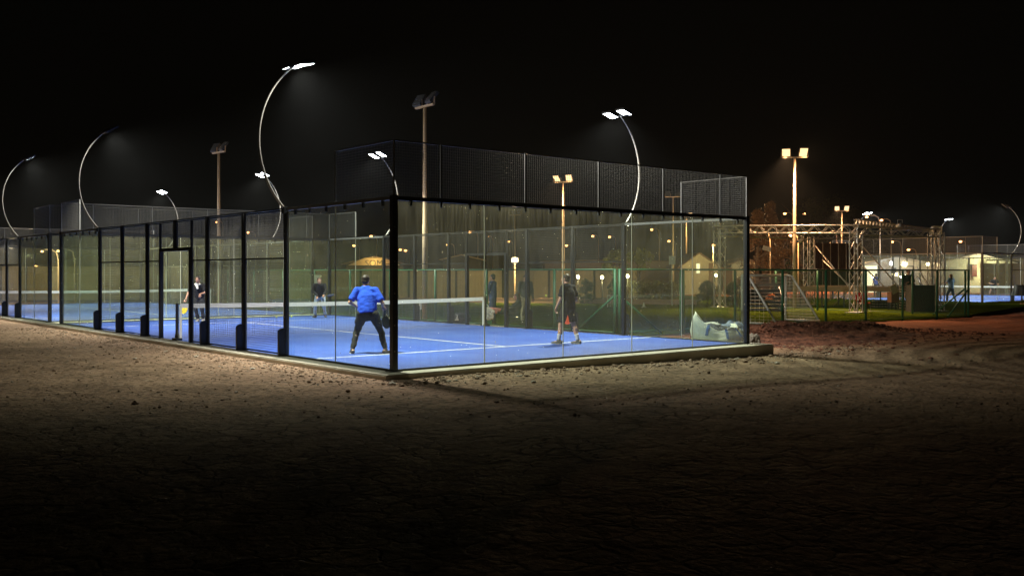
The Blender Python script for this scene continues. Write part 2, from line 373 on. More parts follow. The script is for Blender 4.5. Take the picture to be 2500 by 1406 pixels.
def side_wall(o, d, fin, label, z=0.0, door=True, group='mesh and glass side walls of the courts', clips=True, pitch=.05, upper=(True, True)):
    d = Vector(d); root = thing('court_side_wall', label, 'court fence', (o[0], o[1], z), math.atan2(d.y, d.x), group)
    for a, b in ((.07, 2), (2, 3.95), (16.05, 18), (18, 19.93)): pane(root, a, b)
    for s in (2, 18): MB().box((s, 0, 1.495), (.014, .016, 2.93)).build('seam_strip', SEAM, root)
    for s in (4, 6, 8, 12, 14, 16): post(root, s, 0, 3.0, .085, fin, .085)
    for a, b in ((.07, 3.95), (16.05, 19.93)):
        MB().box(((a + b) / 2, 0, 3.0), (b - a, .06, .06)).build('top_rail', GREYRAIL, root)
        MB().box(((a + b) / 2, 0, .016), (b - a, .05, .03)).build('bottom_rail', BLACK, root)
    MB().box((10, 0, 3.015), (12.1, .05, .03)).build('top_rail', BLACK, root)
    if clips:
        cl = None
        for s in [.35, 1.0, 1.65, 2.35, 3.0, 3.6, 16.4, 17, 17.65, 18.35, 19, 19.65]:
            if cl is None: cl = MB().box((0, 0, 2.93), (.035, .05, .11)).build('glass_clip', BLACK, root); cl.location.x = s
            else:
                c = cl.copy(); COL.objects.link(c); c.parent = root; c.location.x = s
    def bay(a, b, z0=.02, z1=2.99, mid=True):
        m = MB(); frame_bars(m, a, b, z0, z1)
        if mid: m.box(((a + b) / 2, 0, 2.0), (b - a - .06, .032, .035))
        k = len(m.f); mesh_bars(m, a + .03, b - .03, z0 + .03, z1 - .03, pitch); m.m = [0] * k + [1] * (len(m.f) - k)
        m.build('mesh_panel', [BLACK, WIRE], root)
    for a, b in ((4.06, 5.94), (6.06, 7.94), (12.06, 13.94), (14.06, 15.94)): bay(a, b)
    bay(8.06, 8.93); bay(11.07, 11.94)
    bay(8.97, 9.94, 2.30, 2.99, False); bay(10.06, 11.03, 2.30, 2.99, False)
    post(root, 10, 2.30, 3.0, .09)
    f = MB()
    for s in (9.0, 11.0): f.box((s, 0, 1.12), (.10, .09, 2.24))
    f.box((10, 0, 2.27), (2.1, .085, .06)); f.build('door_frame', BLACK, root)
    for a, b, up in ((0, 2, upper[0]), (18, 20, upper[1])):
        if not up: continue
        m = MB(); mesh_bars(m, a + .02, b - .02, 3.06, 4.0, pitch); m.box(((a + b) / 2, 0, 4.0), (b - a - .045, .02, .025)); m.build('mesh_panel', WIRE, root)
        s = b if a == 0 else a
        MB().box((s, 0, 3.53), (.035, .035, .96)).build('mesh_post', GREYRAIL, root)
    return root
def net(o, ex, z, label, pitch=.05):
    o = Vector(o); ex = Vector(ex); root = thing('padel_net', label, 'net', (o.x, o.y, z), math.atan2(ex.y, ex.x), 'nets across the courts')
    for s in (.04, 9.96):
        m = MB(); m.box((s, 0, .47), (.06, .07, .90)); m.box((s, 0, .03), (.16, .28, .05)); 
        m.prism([(s - .02, -.12, .05), (s - .02, .12, .05), (s - .02, .035, .26), (s - .02, -.035, .26)], (.04, 0, 0)); m.build('net_post', BLACK, root)
    def top(s): return .92 - .04 * math.sin(math.pi * s / 10)
    m = MB(); n = 24
    for i in range(n):
        a = .12 + 9.76 * i / n; b = .12 + 9.76 * (i + 1) / n
        m.prism([(a, -.008, top(a) - .11), (b, -.008, top(b) - .11), (b, -.008, top(b)), (a, -.008, top(a))], (0, .016, 0))
    m.build('net_tape', NETW, root)
    for s in (.13, 9.87): MB().box((s, 0, .43), (.06, .012, .82)).build('edge_tape', NETW, root)
    m = MB(); w = .0035; k = 0; s = .17
    while s < 9.85: m.box((s, 0, (.03 + top(s) - .075) / 2), (w, w, top(s) - .105)); s += pitch
    zz = .05
    while zz < .80: m.box((5, w, zz), (9.7, w, w)); zz += pitch
    m.build('net_mesh', NETC, root)
    return root

# ------------------------------------------------------------------ arched floodlights
def circ3(p, q, r):
    ax, ay = p; bx, by = q; cx, cy = r; d = 2 * (ax * (by - cy) + bx * (cy - ay) + cx * (ay - by))
    ux = ((ax*ax+ay*ay)*(by-cy)+(bx*bx+by*by)*(cy-ay)+(cx*cx+cy*cy)*(ay-by))/d
    uy = ((ax*ax+ay*ay)*(cx-bx)+(bx*bx+by*by)*(ax-cx)+(cx*cx+cy*cy)*(bx-ax))/d
    return ux, uy, math.hypot(ax - ux, ay - uy)
def arc_lamp(x, y, z, inward, label, tilt=16, energy=1900, lit=True, fan=(0, 0)):
    inward = Vector(inward); root = thing('arched_floodlight', label, 'floodlight', (x, y, z), math.atan2(inward.y, inward.x), 'arched floodlights over the courts')
    cx, cz, rr = circ3((-.03, 3.0), (-.60, 4.4), (.15, 5.92)); pts = []
    a0 = math.atan2(3.0 - cz, -.03 - cx); a1 = math.atan2(5.92 - cz, .15 - cx)
    if a0 < 0: a0 += 2 * math.pi
    if a1 < 0: a1 += 2 * math.pi
    for k in range(25):
        a = a0 + (a1 - a0) * k / 24; pts.append((cx + rr * math.cos(a), 0, cz + rr * math.sin(a)))
    MB().tube(pts, .027, 10, r2=.018).build('curved_pole', GALV, root, True)
    MB().box((-.03, 0, 2.98), (.10, .10, .14)).build('pole_socket', BLACK, root)
    m = MB(); m.tube([(.15, -.30, 5.93), (.15, .30, 5.93)], .02, 8); m.build('cross_arm', GALV, root)
    for i, sy in enumerate((-1, 1)):
        t = R(tilt); fa = R(fan[i]); M = Matrix.Rotation(fa, 3, 'Z') @ Matrix.Rotation(-t, 3, 'Y')
        c = Vector((.27, sy * .25, 5.97 + (.0 if sy < 0 else .02)))
        m = MB(); m.box(c, (.38, .30, .05), M)
        for k in range(5): m.box(c + M @ Vector((-.12 + .06 * k, 0, .04)), (.008, .26, .03), M)
        h = m.build('flood_head', ALUHEAD, root)
        MB().box(c + M @ Vector((0, 0, -.023)), (.33, .25, .006), M).build('flood_lens', LENS if lit else LENSOFF, h)
        if lit:
            dr = M @ Vector((0, 0, -1)); far = (x > 5 and y > -1 and x < 20); wide = (not far and i == 1)
            lt = R(45 if wide else 10 if far else 3); dr2 = Vector((math.sin(lt), 0, -math.cos(lt)))
            lamp('flood_light', 'SPOT', c + dr * .06, energy * (1.8 if wide else 1), (1.0, .97, .84), root, dr2, 146 if wide else 135, .75, .12)
    return root

X_, Y_ = Vector((1, 0, 0)), Vector((0, 1, 0))
def court(o, ex, ey, z, name, e_labels, s_labels, netlabel, det=True, pitch=.05):
    o = Vector(o); ex = Vector(ex); ey = Vector(ey)
    court_surface(o, ex, ey, z)
    hand = 1 if ex.cross(ey).z > 0 else -1
    end_wall(o, ex, 0, e_labels[0], z, det, pitch=pitch)
    end_wall(o + ey * 20, ex, 0, e_labels[1], z, det, pitch=pitch)
    side_wall(o, ey, hand * 1, s_labels[0], z, clips=det, pitch=pitch)            # local +y = left of travel
    side_wall(o + ex * 10, ey, hand * -1, s_labels[1], z, clips=det, pitch=pitch)
    net(o + ey * 10, ex, z, netlabel, pitch)
court((0, 0, 0), X_, Y_, 0, 'near',
      ('clean near glass end wall behind the man in the blue shirt', 'glass end wall beyond the near court net, facing the next court'),
      ('near long side fence with doorway beside the brown dirt strip', 'long side fence of near court next to the green football fence'),
      'white taped net across the nearest blue court')
court((0, 21.4, 0), X_, Y_, 0, 'second',
      ('glass end wall of the second court, right behind the gap between courts', 'farthest glass end wall of the left pair of courts'),
      ('side fence of the second court at the left edge of the photo', 'far long side fence of the second court, seen through its net'),
      'white taped net of the second court crossing the left background')
C3 = Vector((49.65, 12.15, 0)); Z3 = -.15
slab(C3.x - .4, C3.y - .4, C3.x + 20.4, C3.y + 10.4, z0=-.9, z1=Z3)
court(C3, Y_, X_, Z3, 'right',
      ('glass end wall of the far right court behind the stage', 'back end wall of the far right court by the white building'),
      ('near side fence of the far right court at the photo edge', 'back long side fence of the far right court below its two lit arches'),
      'white taped net of the far right court', det=True, pitch=.1)

arc_lamp(0, 4, 0, (1, 0), 'tall arched floodlight on the near post between glass and mesh, topmost lit one', 11)
arc_lamp(0, 16, 0, (1, 0), 'arched floodlight by the far left glass panel of the near court, head seen from behind', 34)
arc_lamp(10, 4, 0, (-1, 0), 'arched floodlight with the brightest glare, above the near glass end wall', 16)
arc_lamp(10, 16, 0, (-1, 0), 'lit arched floodlight seen through the left part of the raised mesh', 24)
arc_lamp(0, 25.4, 0, (1, 0), 'arched floodlight at the far left edge with a small glimmering tip', 29)
arc_lamp(10, 25.4, 0, (-1, 0), 'lit arched floodlight crossing behind the tallest arched pole', 22)
arc_lamp(0, 37.4, 0, (1, 0), 'arched floodlight over the far end of the second court, outside the left edge', 30)
arc_lamp(10, 37.4, 0, (-1, 0), 'lit arched floodlight left of the unlit tall mast, over the second court', 22)
arc_lamp(C3.x + 4, C3.y, Z3, (0, 1), 'dark headed arched floodlight at the right edge of the photo', 38)
arc_lamp(C3.x + 4, C3.y + 10, Z3, (0, -1), 'lit arched floodlight rising behind the truss stage corner', 20)
arc_lamp(C3.x + 16, C3.y + 10, Z3, (0, -1), 'dim lit arched floodlight beside the right truss tower', 12)
arc_lamp(C3.x + 16, C3.y, Z3, (0, 1), 'arched floodlight on the far corner of the right court, beyond the photo edge', 30)

# ------------------------------------------------------------------ tall masts
def mast(px, d, ztop, label, lit, aim, energy=0, r=.10, twist=0, spread=.42, pitchdeg=38, back=0):
    p = at(px, d, -.15); aim = Vector((aim[0], aim[1], 0)).normalized(); rz = math.atan2(aim.y, aim.x)
    root = thing('floodlight_mast', label, 'light mast', p, rz, 'tall masts with two square floodlights')
    H = ztop + .15
    MB().tube([(0, 0, 0), (0, 0, H * .45), (0, 0, H * .46), (0, 0, H)], [r, r * .92, r * .8, r * .6], 12).build('mast_pole', MASTM, root, True)
    MB().box((0, 0, .02), (.4, .4, .04)).build('base_plate', GALV, root)
    m = MB(); m.box((0, 0, H + .03), (.09, 2 * spread + .36, .07)); m.build('cross_arm', MASTM, root)
    for i, s in enumerate((-1, 1)):
        t = R(pitchdeg + (4 if s > 0 else -3)); M = Matrix.Rotation(R(8 * s), 3, 'Z') @ Matrix.Rotation(-t, 3, 'Y')     # lens normal = M*(0,0,-1)
        c = Vector((0.04, s * spread, H + .30))
        h = MB(); h.box(c, (.50, .44, .10), M)
        for k in range(6): h.box(c + M @ Vector((-.2 + .08 * k, 0, .07)), (.012, .40, .05), M)
        hd = h.build('flood_head', ALUHEAD, root)
        for q in (-1, 1): MB().box((0.0, s * spread + q * .235, H + .17), (.05, .012, .28)).build('bracket', MASTM, hd)
        MB().box(c + M @ Vector((0, 0, -.055)), (.44, .38, .012), M).build('flood_lens', LENSO if lit else LENSOFF, hd)
        if lit and energy:
            dr = M @ Vector((0, 0, -1)); lamp('mast_light', 'SPOT', c + dr * .14, energy * (1.2 if s < 0 else .10), (1.0, .58, .29), root, (dr + M @ Vector((-.32 if s < 0 else 0, 0, 0))).normalized(), 88 if s < 0 else 168, .8, .15)
    return root
fwd = (math.sin(YAW), math.cos(YAW)); rgt = (math.cos(YAW), -math.sin(YAW))
def cdir(u, d): return (fwd[0] * d + rgt[0] * u, fwd[1] * d + rgt[1] * u)
mast(1037, 36, zat(262, 36), 'tallest unlit mast behind the raised mesh of the near court', False, cdir(.9, .7), pitchdeg=52)
mast(534, 49, zat(374, 49), 'unlit mast left of the tallest arched pole', False, cdir(.8, .8), pitchdeg=55)
mast(1375, 62, zat(446, 62), 'mast with two orange lamps seen through the middle of the raised mesh', True, cdir(-.5, -1), 6000, pitchdeg=48)
mast(1940, 49, zat(386, 49), 'mast with two bright orange lamps standing behind the football goal', True, cdir(-.15, -1), 14000, pitchdeg=50)
mast(2055, 90, zat(516, 90), 'smaller orange lit mast above the stage truss', True, cdir(-.2, -1), 9000, r=.09, pitchdeg=52)
mast(1643, 80, zat(482, 80), 'small unlit mast seen through the right part of the raised mesh', False, cdir(.3, 1), pitchdeg=50)
mast(1676, 110, zat(530, 110), 'distant mast with two small orange lamps just above the glass rail', True, cdir(-.2, -1), 5000, pitchdeg=50)
mast(1257, 104, zat(526, 104), 'thin distant mast right of the central glass seam', False, cdir(.2, 1), pitchdeg=45)

# ------------------------------------------------------------------ green football fence
def chainlink(m, L_, z0, z1, pitch=.085, w=.003):
    H = z1 - z0; k = -H
    while k < L_:
        for sg in (1, -1):
            a, b = k, k + H; za, zb = z0, z1
            if a < 0: za = z0 - a; a = 0
            if b > L_: zb = z1 - (b - L_); b = L_
            if b - a > .02:
                if sg < 0: za, zb = z1 - (za - z0), z1 - (zb - z0)
                y = .003 * sg
                m.prism([(a, y, za), (a + w * 1.4, y, za), (b, y, zb), (b - w * 1.4, y, zb)], (0, w * .6, 0))
        k += pitch
def chain_fence(p0, p1, posts, label, braces=(), h=1.94, z=-.15, link=True, gate=None):
    p0 = Vector((*p0, z)); p1 = Vector((*p1, z)); d = p1 - p0; L_ = d.length
    root = thing('green_fence', label, 'fence', p0, math.atan2(d.y, d.x), 'green chain link fences round the football pitch')
    for s in posts:
        o = MB().tube([(s, 0, -.1), (s, 0, h + .02)], .045, 8).build('fence_post', GREEN, root, True)
    pp = sorted(posts)
    m = MB(); m.tube([(pp[0] + .04, 0, h), (pp[-1] - .04, 0, h)], .028, 8); m.build('top_rail', GREEN, root, True)
    m = MB(); m.tube([(pp[0] + .04, 0, .1), (pp[-1] - .04, 0, .1)], .018, 6); m.build('bottom_rail', GREEN, root, True)
    for s0, s1 in braces: MB().tube([(s0, 0, 1.15), (s1, 0, .02)], .032, 8).build('brace', GREEN, root, True)
    if link:
        for a, b in zip(pp, pp[1:]):
            m = MB(); chainlink(m, b - a - .09, .1, h - .03); o = m.build('chain_link', GREEN, root); o.location.x = a + .045
    return root
chain_fence((11.3, 5.6), (11.3, 40), [0, 2.6, 6.0, 9.0, 12, 15, 18, 21, 24, 27], 'green chain link fence running behind the near court to its braced corner post', braces=[(.05, 1.7)])
L1 = Vector((31.05 - 11.75, 4.4 - 5.57, 0)).length; s1 = L1 / 8
chain_fence((14.15, 5.42), (31.05, 4.4), [s1 * k for k in range(8)], 'green chain link fence in front of the football goal and the red earth mound', braces=[(16.9, 15.3)])
chain_fence((11.45, 5.58), (14.1, 5.42), [0.02, 2.6], 'open green fence bay with a diagonal brace beside the white bulk bag', braces=[(.06, 1.75)], link=False)
chain_fence((31.1, 4.5), (31.6, 16), [.06, 2.4, 4.8, 7.2, 9.6], 'green chain link fence between the pitch and the stage', braces=[(.1, 1.5)])

# pitch grass
def grass():
    m = bpy.data.materials.new('football grass'); nt, N, L = nodes_of(m); b = N['Principled BSDF']; b.inputs['Roughness'].default_value = .9; b.inputs['Specular IOR Level'].default_value = 0
    geo = N.new('ShaderNodeNewGeometry'); n = N.new('ShaderNodeTexNoise'); n.inputs['Scale'].default_value = 1.2; n.inputs['Detail'].default_value = 7; L.new(geo.outputs['Position'], n.inputs['Vector'])
    cr = N.new('ShaderNodeValToRGB'); L.new(n.outputs[0], cr.inputs[0]); cr.color_ramp.elements[0].position = .3; cr.color_ramp.elements[0].color = (.030, .048, .003, 1); cr.color_ramp.elements[1].position = .7; cr.color_ramp.elements[1].color = (.060, .085, .006, 1)
    L.new(cr.outputs[0], b.inputs['Base Color'])
    return m
GRASS = grass()
m = MB(); nx, ny = 40, 60; base = len(m.v)
for j in range(ny + 1):
    for i in range(nx + 1):
        x = 11.5 + 19.5 * i / nx; y0 = 5.5 - (x - 11.5) * .06; y = y0 + (58 - y0) * (j / ny) ** 1.5
        m.v.append((x, y, gz0(x, y) + .045))
for j in range(ny):
    for i in range(nx): a = j * (nx + 1) + i; m.f.append((a, a + 1, a + nx + 2, a + nx + 1)); m.m.append(0)
for (x0, y0, x1, y1) in ((31, 4.6, 49, 60),):
    m.poly([(x0, y0, -.105), (x1, y0 + 4, -.105), (x1, y1, -.105), (x0, y1, -.105)])
tag(m.build('pitch_grass', GRASS), 'short olive green grass of the football pitch behind the green fence', 'grass', kind='stuff')
m = MB(); rg = random.Random(3)
def blade(m, x, y, z, h, w):
    a = rg.uniform(0, 6.3); dx, dy = math.cos(a) * w, math.sin(a) * w; lx, ly = rg.uniform(-.5, .5) * h, rg.uniform(-.5, .5) * h
    m.v += [(x - dx, y - dy, z), (x + dx, y + dy, z), (x + lx, y + ly, z + h)]; n = len(m.v); m.f.append((n - 3, n - 2, n - 1)); m.m.append(0)
for k in range(30000):
    x = rg.uniform(11.5, 31); y = 5.6 - (x - 11.5) * .06 + 22 * rg.random() ** 1.7; blade(m, x, y, gz0(x, y) + .04, rg.uniform(.02, .05), .006)
for k in range(9000):
    y = rg.uniform(10.5, 24); x = C3.x - .45 - rg.random() ** 2 * 1.8; blade(m, x, y, -.16, rg.uniform(.05, .16), .012)
for k in range(7000):
    x = rg.uniform(C3.x - .5, C3.x + 9); y = C3.y - .45 - rg.random() ** 2 * 1.6; blade(m, x, y, -.16, rg.uniform(.05, .16), .012)
tag(m.build('grass_blades', GRASS), 'short blades and tufts of grass on the pitch and along the right court', 'grass', kind='stuff')

# goal
GOALW = mat('bright white goal paint', (.86, .85, .8), .5, 0, .05)
def goal():
    a = at(1812, 34.3, -.11); b = at(1918, 36.6, -.11); dv = (b - a); w = dv.length
    root = thing('football_goal', 'white football goal with slanted back stays behind the green fence', 'goal', a, math.atan2(dv.y, dv.x))
    H = 1.70; D = -1.35; top = -.25; r = .045
    for s in (0, w): MB().tube([(s, 0, 0), (s, 0, H)], r, 10).build('goal_post', GOALW, root, True)
    MB().tube([(0.0, 0, H), (w, 0, H)], r, 10).build('crossbar', GOALW, root, True)
    for s in (0, w):
        MB().tube([(s, top, H - .02), (s, D, .03)], .038, 8).build('back_stay', GOALW, root, True)
        MB().tube([(s, 0, H), (s, top, H - .02)], .03, 8).build('top_stay', GOALW, root, True)
        MB().tube([(s, 0, .04), (s, D, .04)], .03, 8).build('ground_bar', GOALW, root, True)
    MB().tube([(0, D, .04), (w, D, .04)], .035, 8).build('ground_bar', GOALW, root, True)
    m = MB(); n = 24; r_ = .007
    for i in range(n + 1):
        s = w * i / n; m.tube([(s, top, H - .02), (s, D, .04)], r_, 3, False)
    for j in range(1, 14):
        t = j / 14; m.tube([(0, top + (D - top) * t, H - .02 - (H - .06) * t), (w, top + (D - top) * t, H - .02 - (H - .06) * t)], r_, 3, False)
    for s in (0, w):
        for j in range(1, 14):
            t = j / 14; y = top + (D - top) * t; z = H - .02 - (H - .06) * t; m.tube([(s, 0, z), (s, y, z)], r_, 3, False)
        for j in range(1, 8): y = D * j / 8; zt = H if y > top else H * (D - y) / (D - top); m.tube([(s, y, .04), (s, y, max(.05, zt))], r_, 3, False)
    m.build('goal_net', GOALW, root)
goal()
# small white kick-about goal far on the pitch
r0 = at(1498, 50, -.1)
g2 = thing('small_goal', 'tiny white barred goal on the pitch left of the black court post', 'small goal', r0, -YAW)
m = MB()
for s in (-.32, .32): m.box((s, 0, .3), (.04, .04, .6))
m.box((0, 0, .6), (.68, .04, .04)); m.build('goal_frame', WHITE, g2)
m = MB()
for k in range(7): m.box((-.24 + .08 * k, 0, .3), (.012, .012, .58))
m.build('bar', WHITE, g2)

# ------------------------------------------------------------------ stage truss
def lattice(m, p, q, w, r=.025, step=None):
    p = Vector(p); q = Vector(q); t = (q - p); L_ = t.length; t.normalize()
    a = t.cross(Vector((0, 0, 1))) if abs(t.z) < .9 else Vector((1, 0, 0)); a.normalize(); b = t.cross(a).normalized(); h = w / 2
    cs = [a * h + b * h, a * h - b * h, -a * h - b * h, -a * h + b * h]
    for c in cs: m.tube([p + c, q + c], r, 8)
    n = max(2, round(L_ / (step or w * 1.15)))
    for k in range(n):
        s0 = p + t * L_ * k / n; s1 = p + t * L_ * (k + 1) / n
        for i in range(4):
            c0, c1 = cs[i], cs[(i + 1) % 4]
            if k % 2: c0, c1 = c1, c0
            m.tube([s0 + c0, s1 + c1], r * .5, 5, False)
TA, TB, TC, TD = at(1757, 50), at(1975, 53.3), at(2090, 43.2), at(2290, 44.8)
TE = at(2278, 52.5)
root = thing('stage_truss', 'silver box truss frame of the open air stage', 'stage truss', (TC.x, TC.y, -.12))
org = Vector((TC.x, TC.y, -.12))
for p, zt in ((TA, 4.05), (TB, 3.85), (TC, 3.75), (TD, 3.75), (TE, 3.95)):
    m = MB(); lattice(m, Vector((p.x, p.y, -.06)) - org, Vector((p.x, p.y, zt - .2)) - org, .40, .028); m.build('truss_tower', ALU, root)
    m = MB(); m.box(Vector((p.x, p.y, -.09)) - org, (.7, .7, .05)); m.build('base_plate', ALU, root)
def beam(p, q, zp, zq, w=.36):
    m = MB(); lattice(m, Vector((p.x, p.y, zp)) - org, Vector((q.x, q.y, zq)) - org, w, .026); m.build('truss_beam', ALU, root)
beam(TA, TC, 3.9, 3.62); beam(TC, TD, 3.55, 3.5); beam(TA, TB, 3.75, 3.7); beam(TB, TE, 3.72, 3.8); beam(TE, TD, 3.85, 3.65); beam(TC + Vector((.0, .0, 0)), TE, 3.95, 3.95, .2)
# three spot cans hanging on the truss
def can(px, d, z, rz, label):
    o = thing('stage_spotlight', label, 'stage light', at(px, d, z), rz, 'stage lights hung from the truss')
    m = MB(); m.tube([(0, 0, 0), (.30, 0, -.06)], .09, 12); m.build('housing', ALU, o, True)
    m = MB(); m.tube([(.31, 0, -.062), (.33, 0, -.066)], .08, 12); m.build('lens', LENSOFF, o)
    m = MB(); m.tube([(.1, -.11, -.02), (.1, -.11, .24), (.1, .11, .24), (.1, .11, -.02)], .012, 6); m.build('yoke', ALU, o)
can(1962, 50, 3.35, 2.4, 'silver stage spotlight on the left truss tower'); can(1757, 49, 4.15, 2.0, 'small stage spotlight on the leftmost truss corner'); can(2200, 44, 3.85, 1.0, 'clamped stage spotlight on top of the right truss beam')
o = thing('hanging_panel_light', 'small silver panel light hanging in front of the dark trees', 'stage light', at(1872, 49, 2.9), -YAW, 'stage lights hung from the truss')
m = MB(); M = Matrix.Rotation(R(14), 3, 'Y')
for k in (-1, 0, 1): m.box(M @ Vector((.14 * k, 0, .0)), (.12, .08, .22), M)
m.build('housing', ALU, o); m = MB(); m.tube([(0, 0, .1), (0.02, 0, .75)], .012, 5); m.build('cable', BLACK, o)

BACKD = mat('dark maroon stage cloth', (.035, .012, .007), .9, 0, .5, 3)
TIMB = mat('bare timber boards', (.30, .21, .12), .75, 0, .3, 4)
DARKW = mat('dark stage side cloth', (.012, .009, .008), .9, 0, .4, 5)
a = at(1990, 55, 0); b = at(2104, 55.5, 0); dv = b - a; w = dv.length
bd = thing('stage_backdrop', 'dark maroon panelled backdrop at the back of the stage', 'backdrop', (a.x, a.y, 0), math.atan2(dv.y, dv.x))
for k in range(6):
    m = MB(); s0 = w * k / 6 + .03; s1_ = w * (k + 1) / 6 - .03; n = 6
    for i in range(n):
        x0 = s0 + (s1_ - s0) * i / n; x1 = s0 + (s1_ - s0) * (i + 1) / n; m.prism([(x0, .02 * (i % 2), .95), (x1, .02 * ((i + 1) % 2), .95), (x1, .02 * ((i + 1) % 2), 3.35), (x0, .02 * (i % 2), 3.35)], (0, .02, 0))
    m.build('cloth_panel', BACKD if k % 2 == 0 else TIMB if k == 5 else mat('brown stage cloth', (.07, .035, .015), .9, 0, .5, 3), bd)
for k in range(7): MB().tube([(w * k / 6, .06, .1), (w * k / 6, .06, 3.4)], .03, 6).build('upright', ALU, bd)
# stage deck
sa = at(1950, 50.5); sb = at(2246, 47.5); dv = sb - sa; w = dv.length
st = thing('stage_deck', 'low timber stage platform on black legs under the truss', 'stage', (sa.x, sa.y, -.12), math.atan2(dv.y, dv.x))
zt = zat(700, 49) + .12; DP = 4.2
MB().box((w / 2, DP / 2, zt - .04), (w, DP, .08)).build('deck', TIMB, st)
m = MB(); m.box((w / 2, -.015, zt - .12), (w, .03, .22)); m.build('front_board', TIMB, st)
k = 0
while k * 1.1 <= w:
    for y in (.15, DP - .15): MB().box((min(w - .05, k * 1.1 + .05), y, (zt - .1) / 2), (.06, .06, zt - .1)).build('leg', BLACK, st)
    k += 1
m = MB()
for k in range(6):
    m.tube([(.2 + k * .5, .2, .1), (1.0 + k * .5, .2, zt - .15)], .02, 5)
m.build('cross_brace', GALV, st)
# long diagonal braces holding the backdrop
def stay(px0, z0, d0, px1, z1, d1, label, parts='stay_tube'):
    p = at(px0, d0, z0); q = at(px1, d1, z1); base = Vector(q)
    o = thing('steel_stay', label, 'steel stay', base, 0, 'slanted steel stays of the stage')
    m = MB(); m.tube([p - base, (0, 0, 0)], .035, 8); m.build('stay_tube', ALU, o, True)
    MB().box((0, 0, .01), (.2, .2, .03)).build('foot_plate', ALU, o)
stay(1992, 3.15, 54, 2075, .9, 49.5, 'upper slanted silver stay in front of the backdrop')
stay(2008, 2.4, 54.5, 2083, .85, 49.8, 'lower slanted silver stay in front of the backdrop')
stay(2104, 3.2, 54.5, 2200, .85, 49, 'long slanted stay right of the centre truss tower')
stay(2095, 2.3, 54, 2165, .85, 49.3, 'shorter slanted stay right of the centre truss tower')
stay(2239, 1.95, 50, 2270, .95, 46.8, 'slanted handrail above the stage steps, upper'); stay(2238, 1.5, 50, 2262, .75, 46.5, 'slanted handrail above the stage steps, lower')
# black box / side skirt at the right of the stage
sk = thing('stage_skirt_box', 'big dark brown equipment box at the right end of the stage', 'box', at(2253, 44.2, -.13), -YAW - .1)
MB().box((0, .4, .62), (1.02, .8, 1.24)).build('box_body', DARKW, sk); m = MB(); m.box((0, -.01, 1.235), (1.06, .03, .03))
for s in (-.5, .5): m.box((s, -.012, .62), (.03, .03, 1.2))
m.build('edge_strip', BLACK, sk)
# stacked pallets / light crates seen as white slats
PAL = mat('pale pallet wood', (.48, .44, .36), .8, 0, .2)
def pallets(px, d, w_, n, label, z=-.13):
    o = thing('slatted_rack', label, 'slatted rack', at(px, d, z), -YAW, 'slatted racks behind the stage')
    for k in range(n):
        m = MB(); zz = .10 + k * .13
        m.box((0, 0, zz), (w_, .7, .022)); m.build('slat_board', PAL, o)
    m = MB()
    for s in range(int(w_ / .14) + 1):
        for y in (-.3, .3): m.box((-w_ / 2 + .02 + s * .14, y, .10 + (n - 1) * .065), (.05, .06, n * .13 - .01))
    m.build('block_row', DARKW, o)
pallets(2220, 47, .9, 9, 'tall rack of white slats under the stage, next to the dark box')
pallets(2160, 49, 1.2, 3, 'low rack of white slats behind the red chair')
# red chair
RED = mat('red plastic', (.45, .02, .02), .4)
rc = thing('red_chair', 'red plastic chair beside the centre truss tower', 'chair', at(2108, 43.6, -.13), -YAW + .3)
MB().box((0, 0, .45), (.44, .42, .04)).build('seat', RED, rc)
m = MB(); m.prism([(-.22, .2, .50), (.22, .2, .50), (.24, .26, .92), (-.24, .26, .92)], (0, .03, 0)); m.build('backrest', RED, rc)
for sx in (-1, 1):
    for sy in (-1, 1): MB().tube([(sx * .2, sy * .18, .43), (sx * .24, sy * .22, 0)], .015, 6).build('leg', GALV, rc)
# wooden lectern-like box on stage edge
lb = thing('wooden_crate', 'brown wooden crate with a tilted board on top by the stage edge', 'crate', at(2186, 46.6, -.13), -YAW + .1)
MB().box((0, .2, .62), (.42, .4, .5)).build('crate_body', mat('brown crate', (.16, .06, .025), .7), lb)
MB().box((-.06, 0, 1.02), (.34, .03, .42), Matrix.Rotation(R(-25), 3, 'Y')).build('tilted_board', mat('tan board', (.4, .33, .18), .7), lb)
for sx in (-.18, .18):
    for sy in (.04, .36): MB().box((sx, sy, .19), (.04, .04, .38)).build('leg', BLACK, lb)

# bleacher behind the goal
bl = thing('bleacher', 'dark tiered bench stand behind the football goal', 'bleacher', at(1868, 45, -.13), -YAW - .12)
BST = mat('bleacher seat edge', (.09, .085, .07), .7, 0, .5, 30)
wB = 1.85
for k in range(6):
    MB().box((0, .35 * k, .15 + .17 * k), (wB, .26, .035)).build('bench', BST, bl)
    MB().box((0, .35 * k + .13, .07 + .17 * k), (wB - .04, .02, .13)).build('riser', DARKW, bl)
MB().box((0, 2.05, 1.22), (wB, .05, .12)).build('top_board', BST, bl)
for s in (-wB / 2, wB / 2):
    m = MB(); m.tube([(s, -.1, 0), (s, 2.05, 1.15)], .03, 6); m.tube([(s, 2.05, 0), (s, 2.05, 1.28)], .03, 6); m.build('side_frame', BLACK, bl)
for x_, k in ((.42, 3), (.28, 2)): tag(MB().box(at(1868, 45, -.13) + Matrix.Rotation(-YAW - .12, 3, 'Z') @ Vector((x_, .35 * k, .23 + .17 * k)), (.30, .24, .08), Matrix.Rotation(-YAW, 3, 'Z')).build('orange_mat', mat('orange foam', (.7, .2, .03), .8)), 'folded orange mat on the %s bench of the dark stand' % ('upper' if k == 3 else 'lower'), 'mat', 'orange mats on the stand')

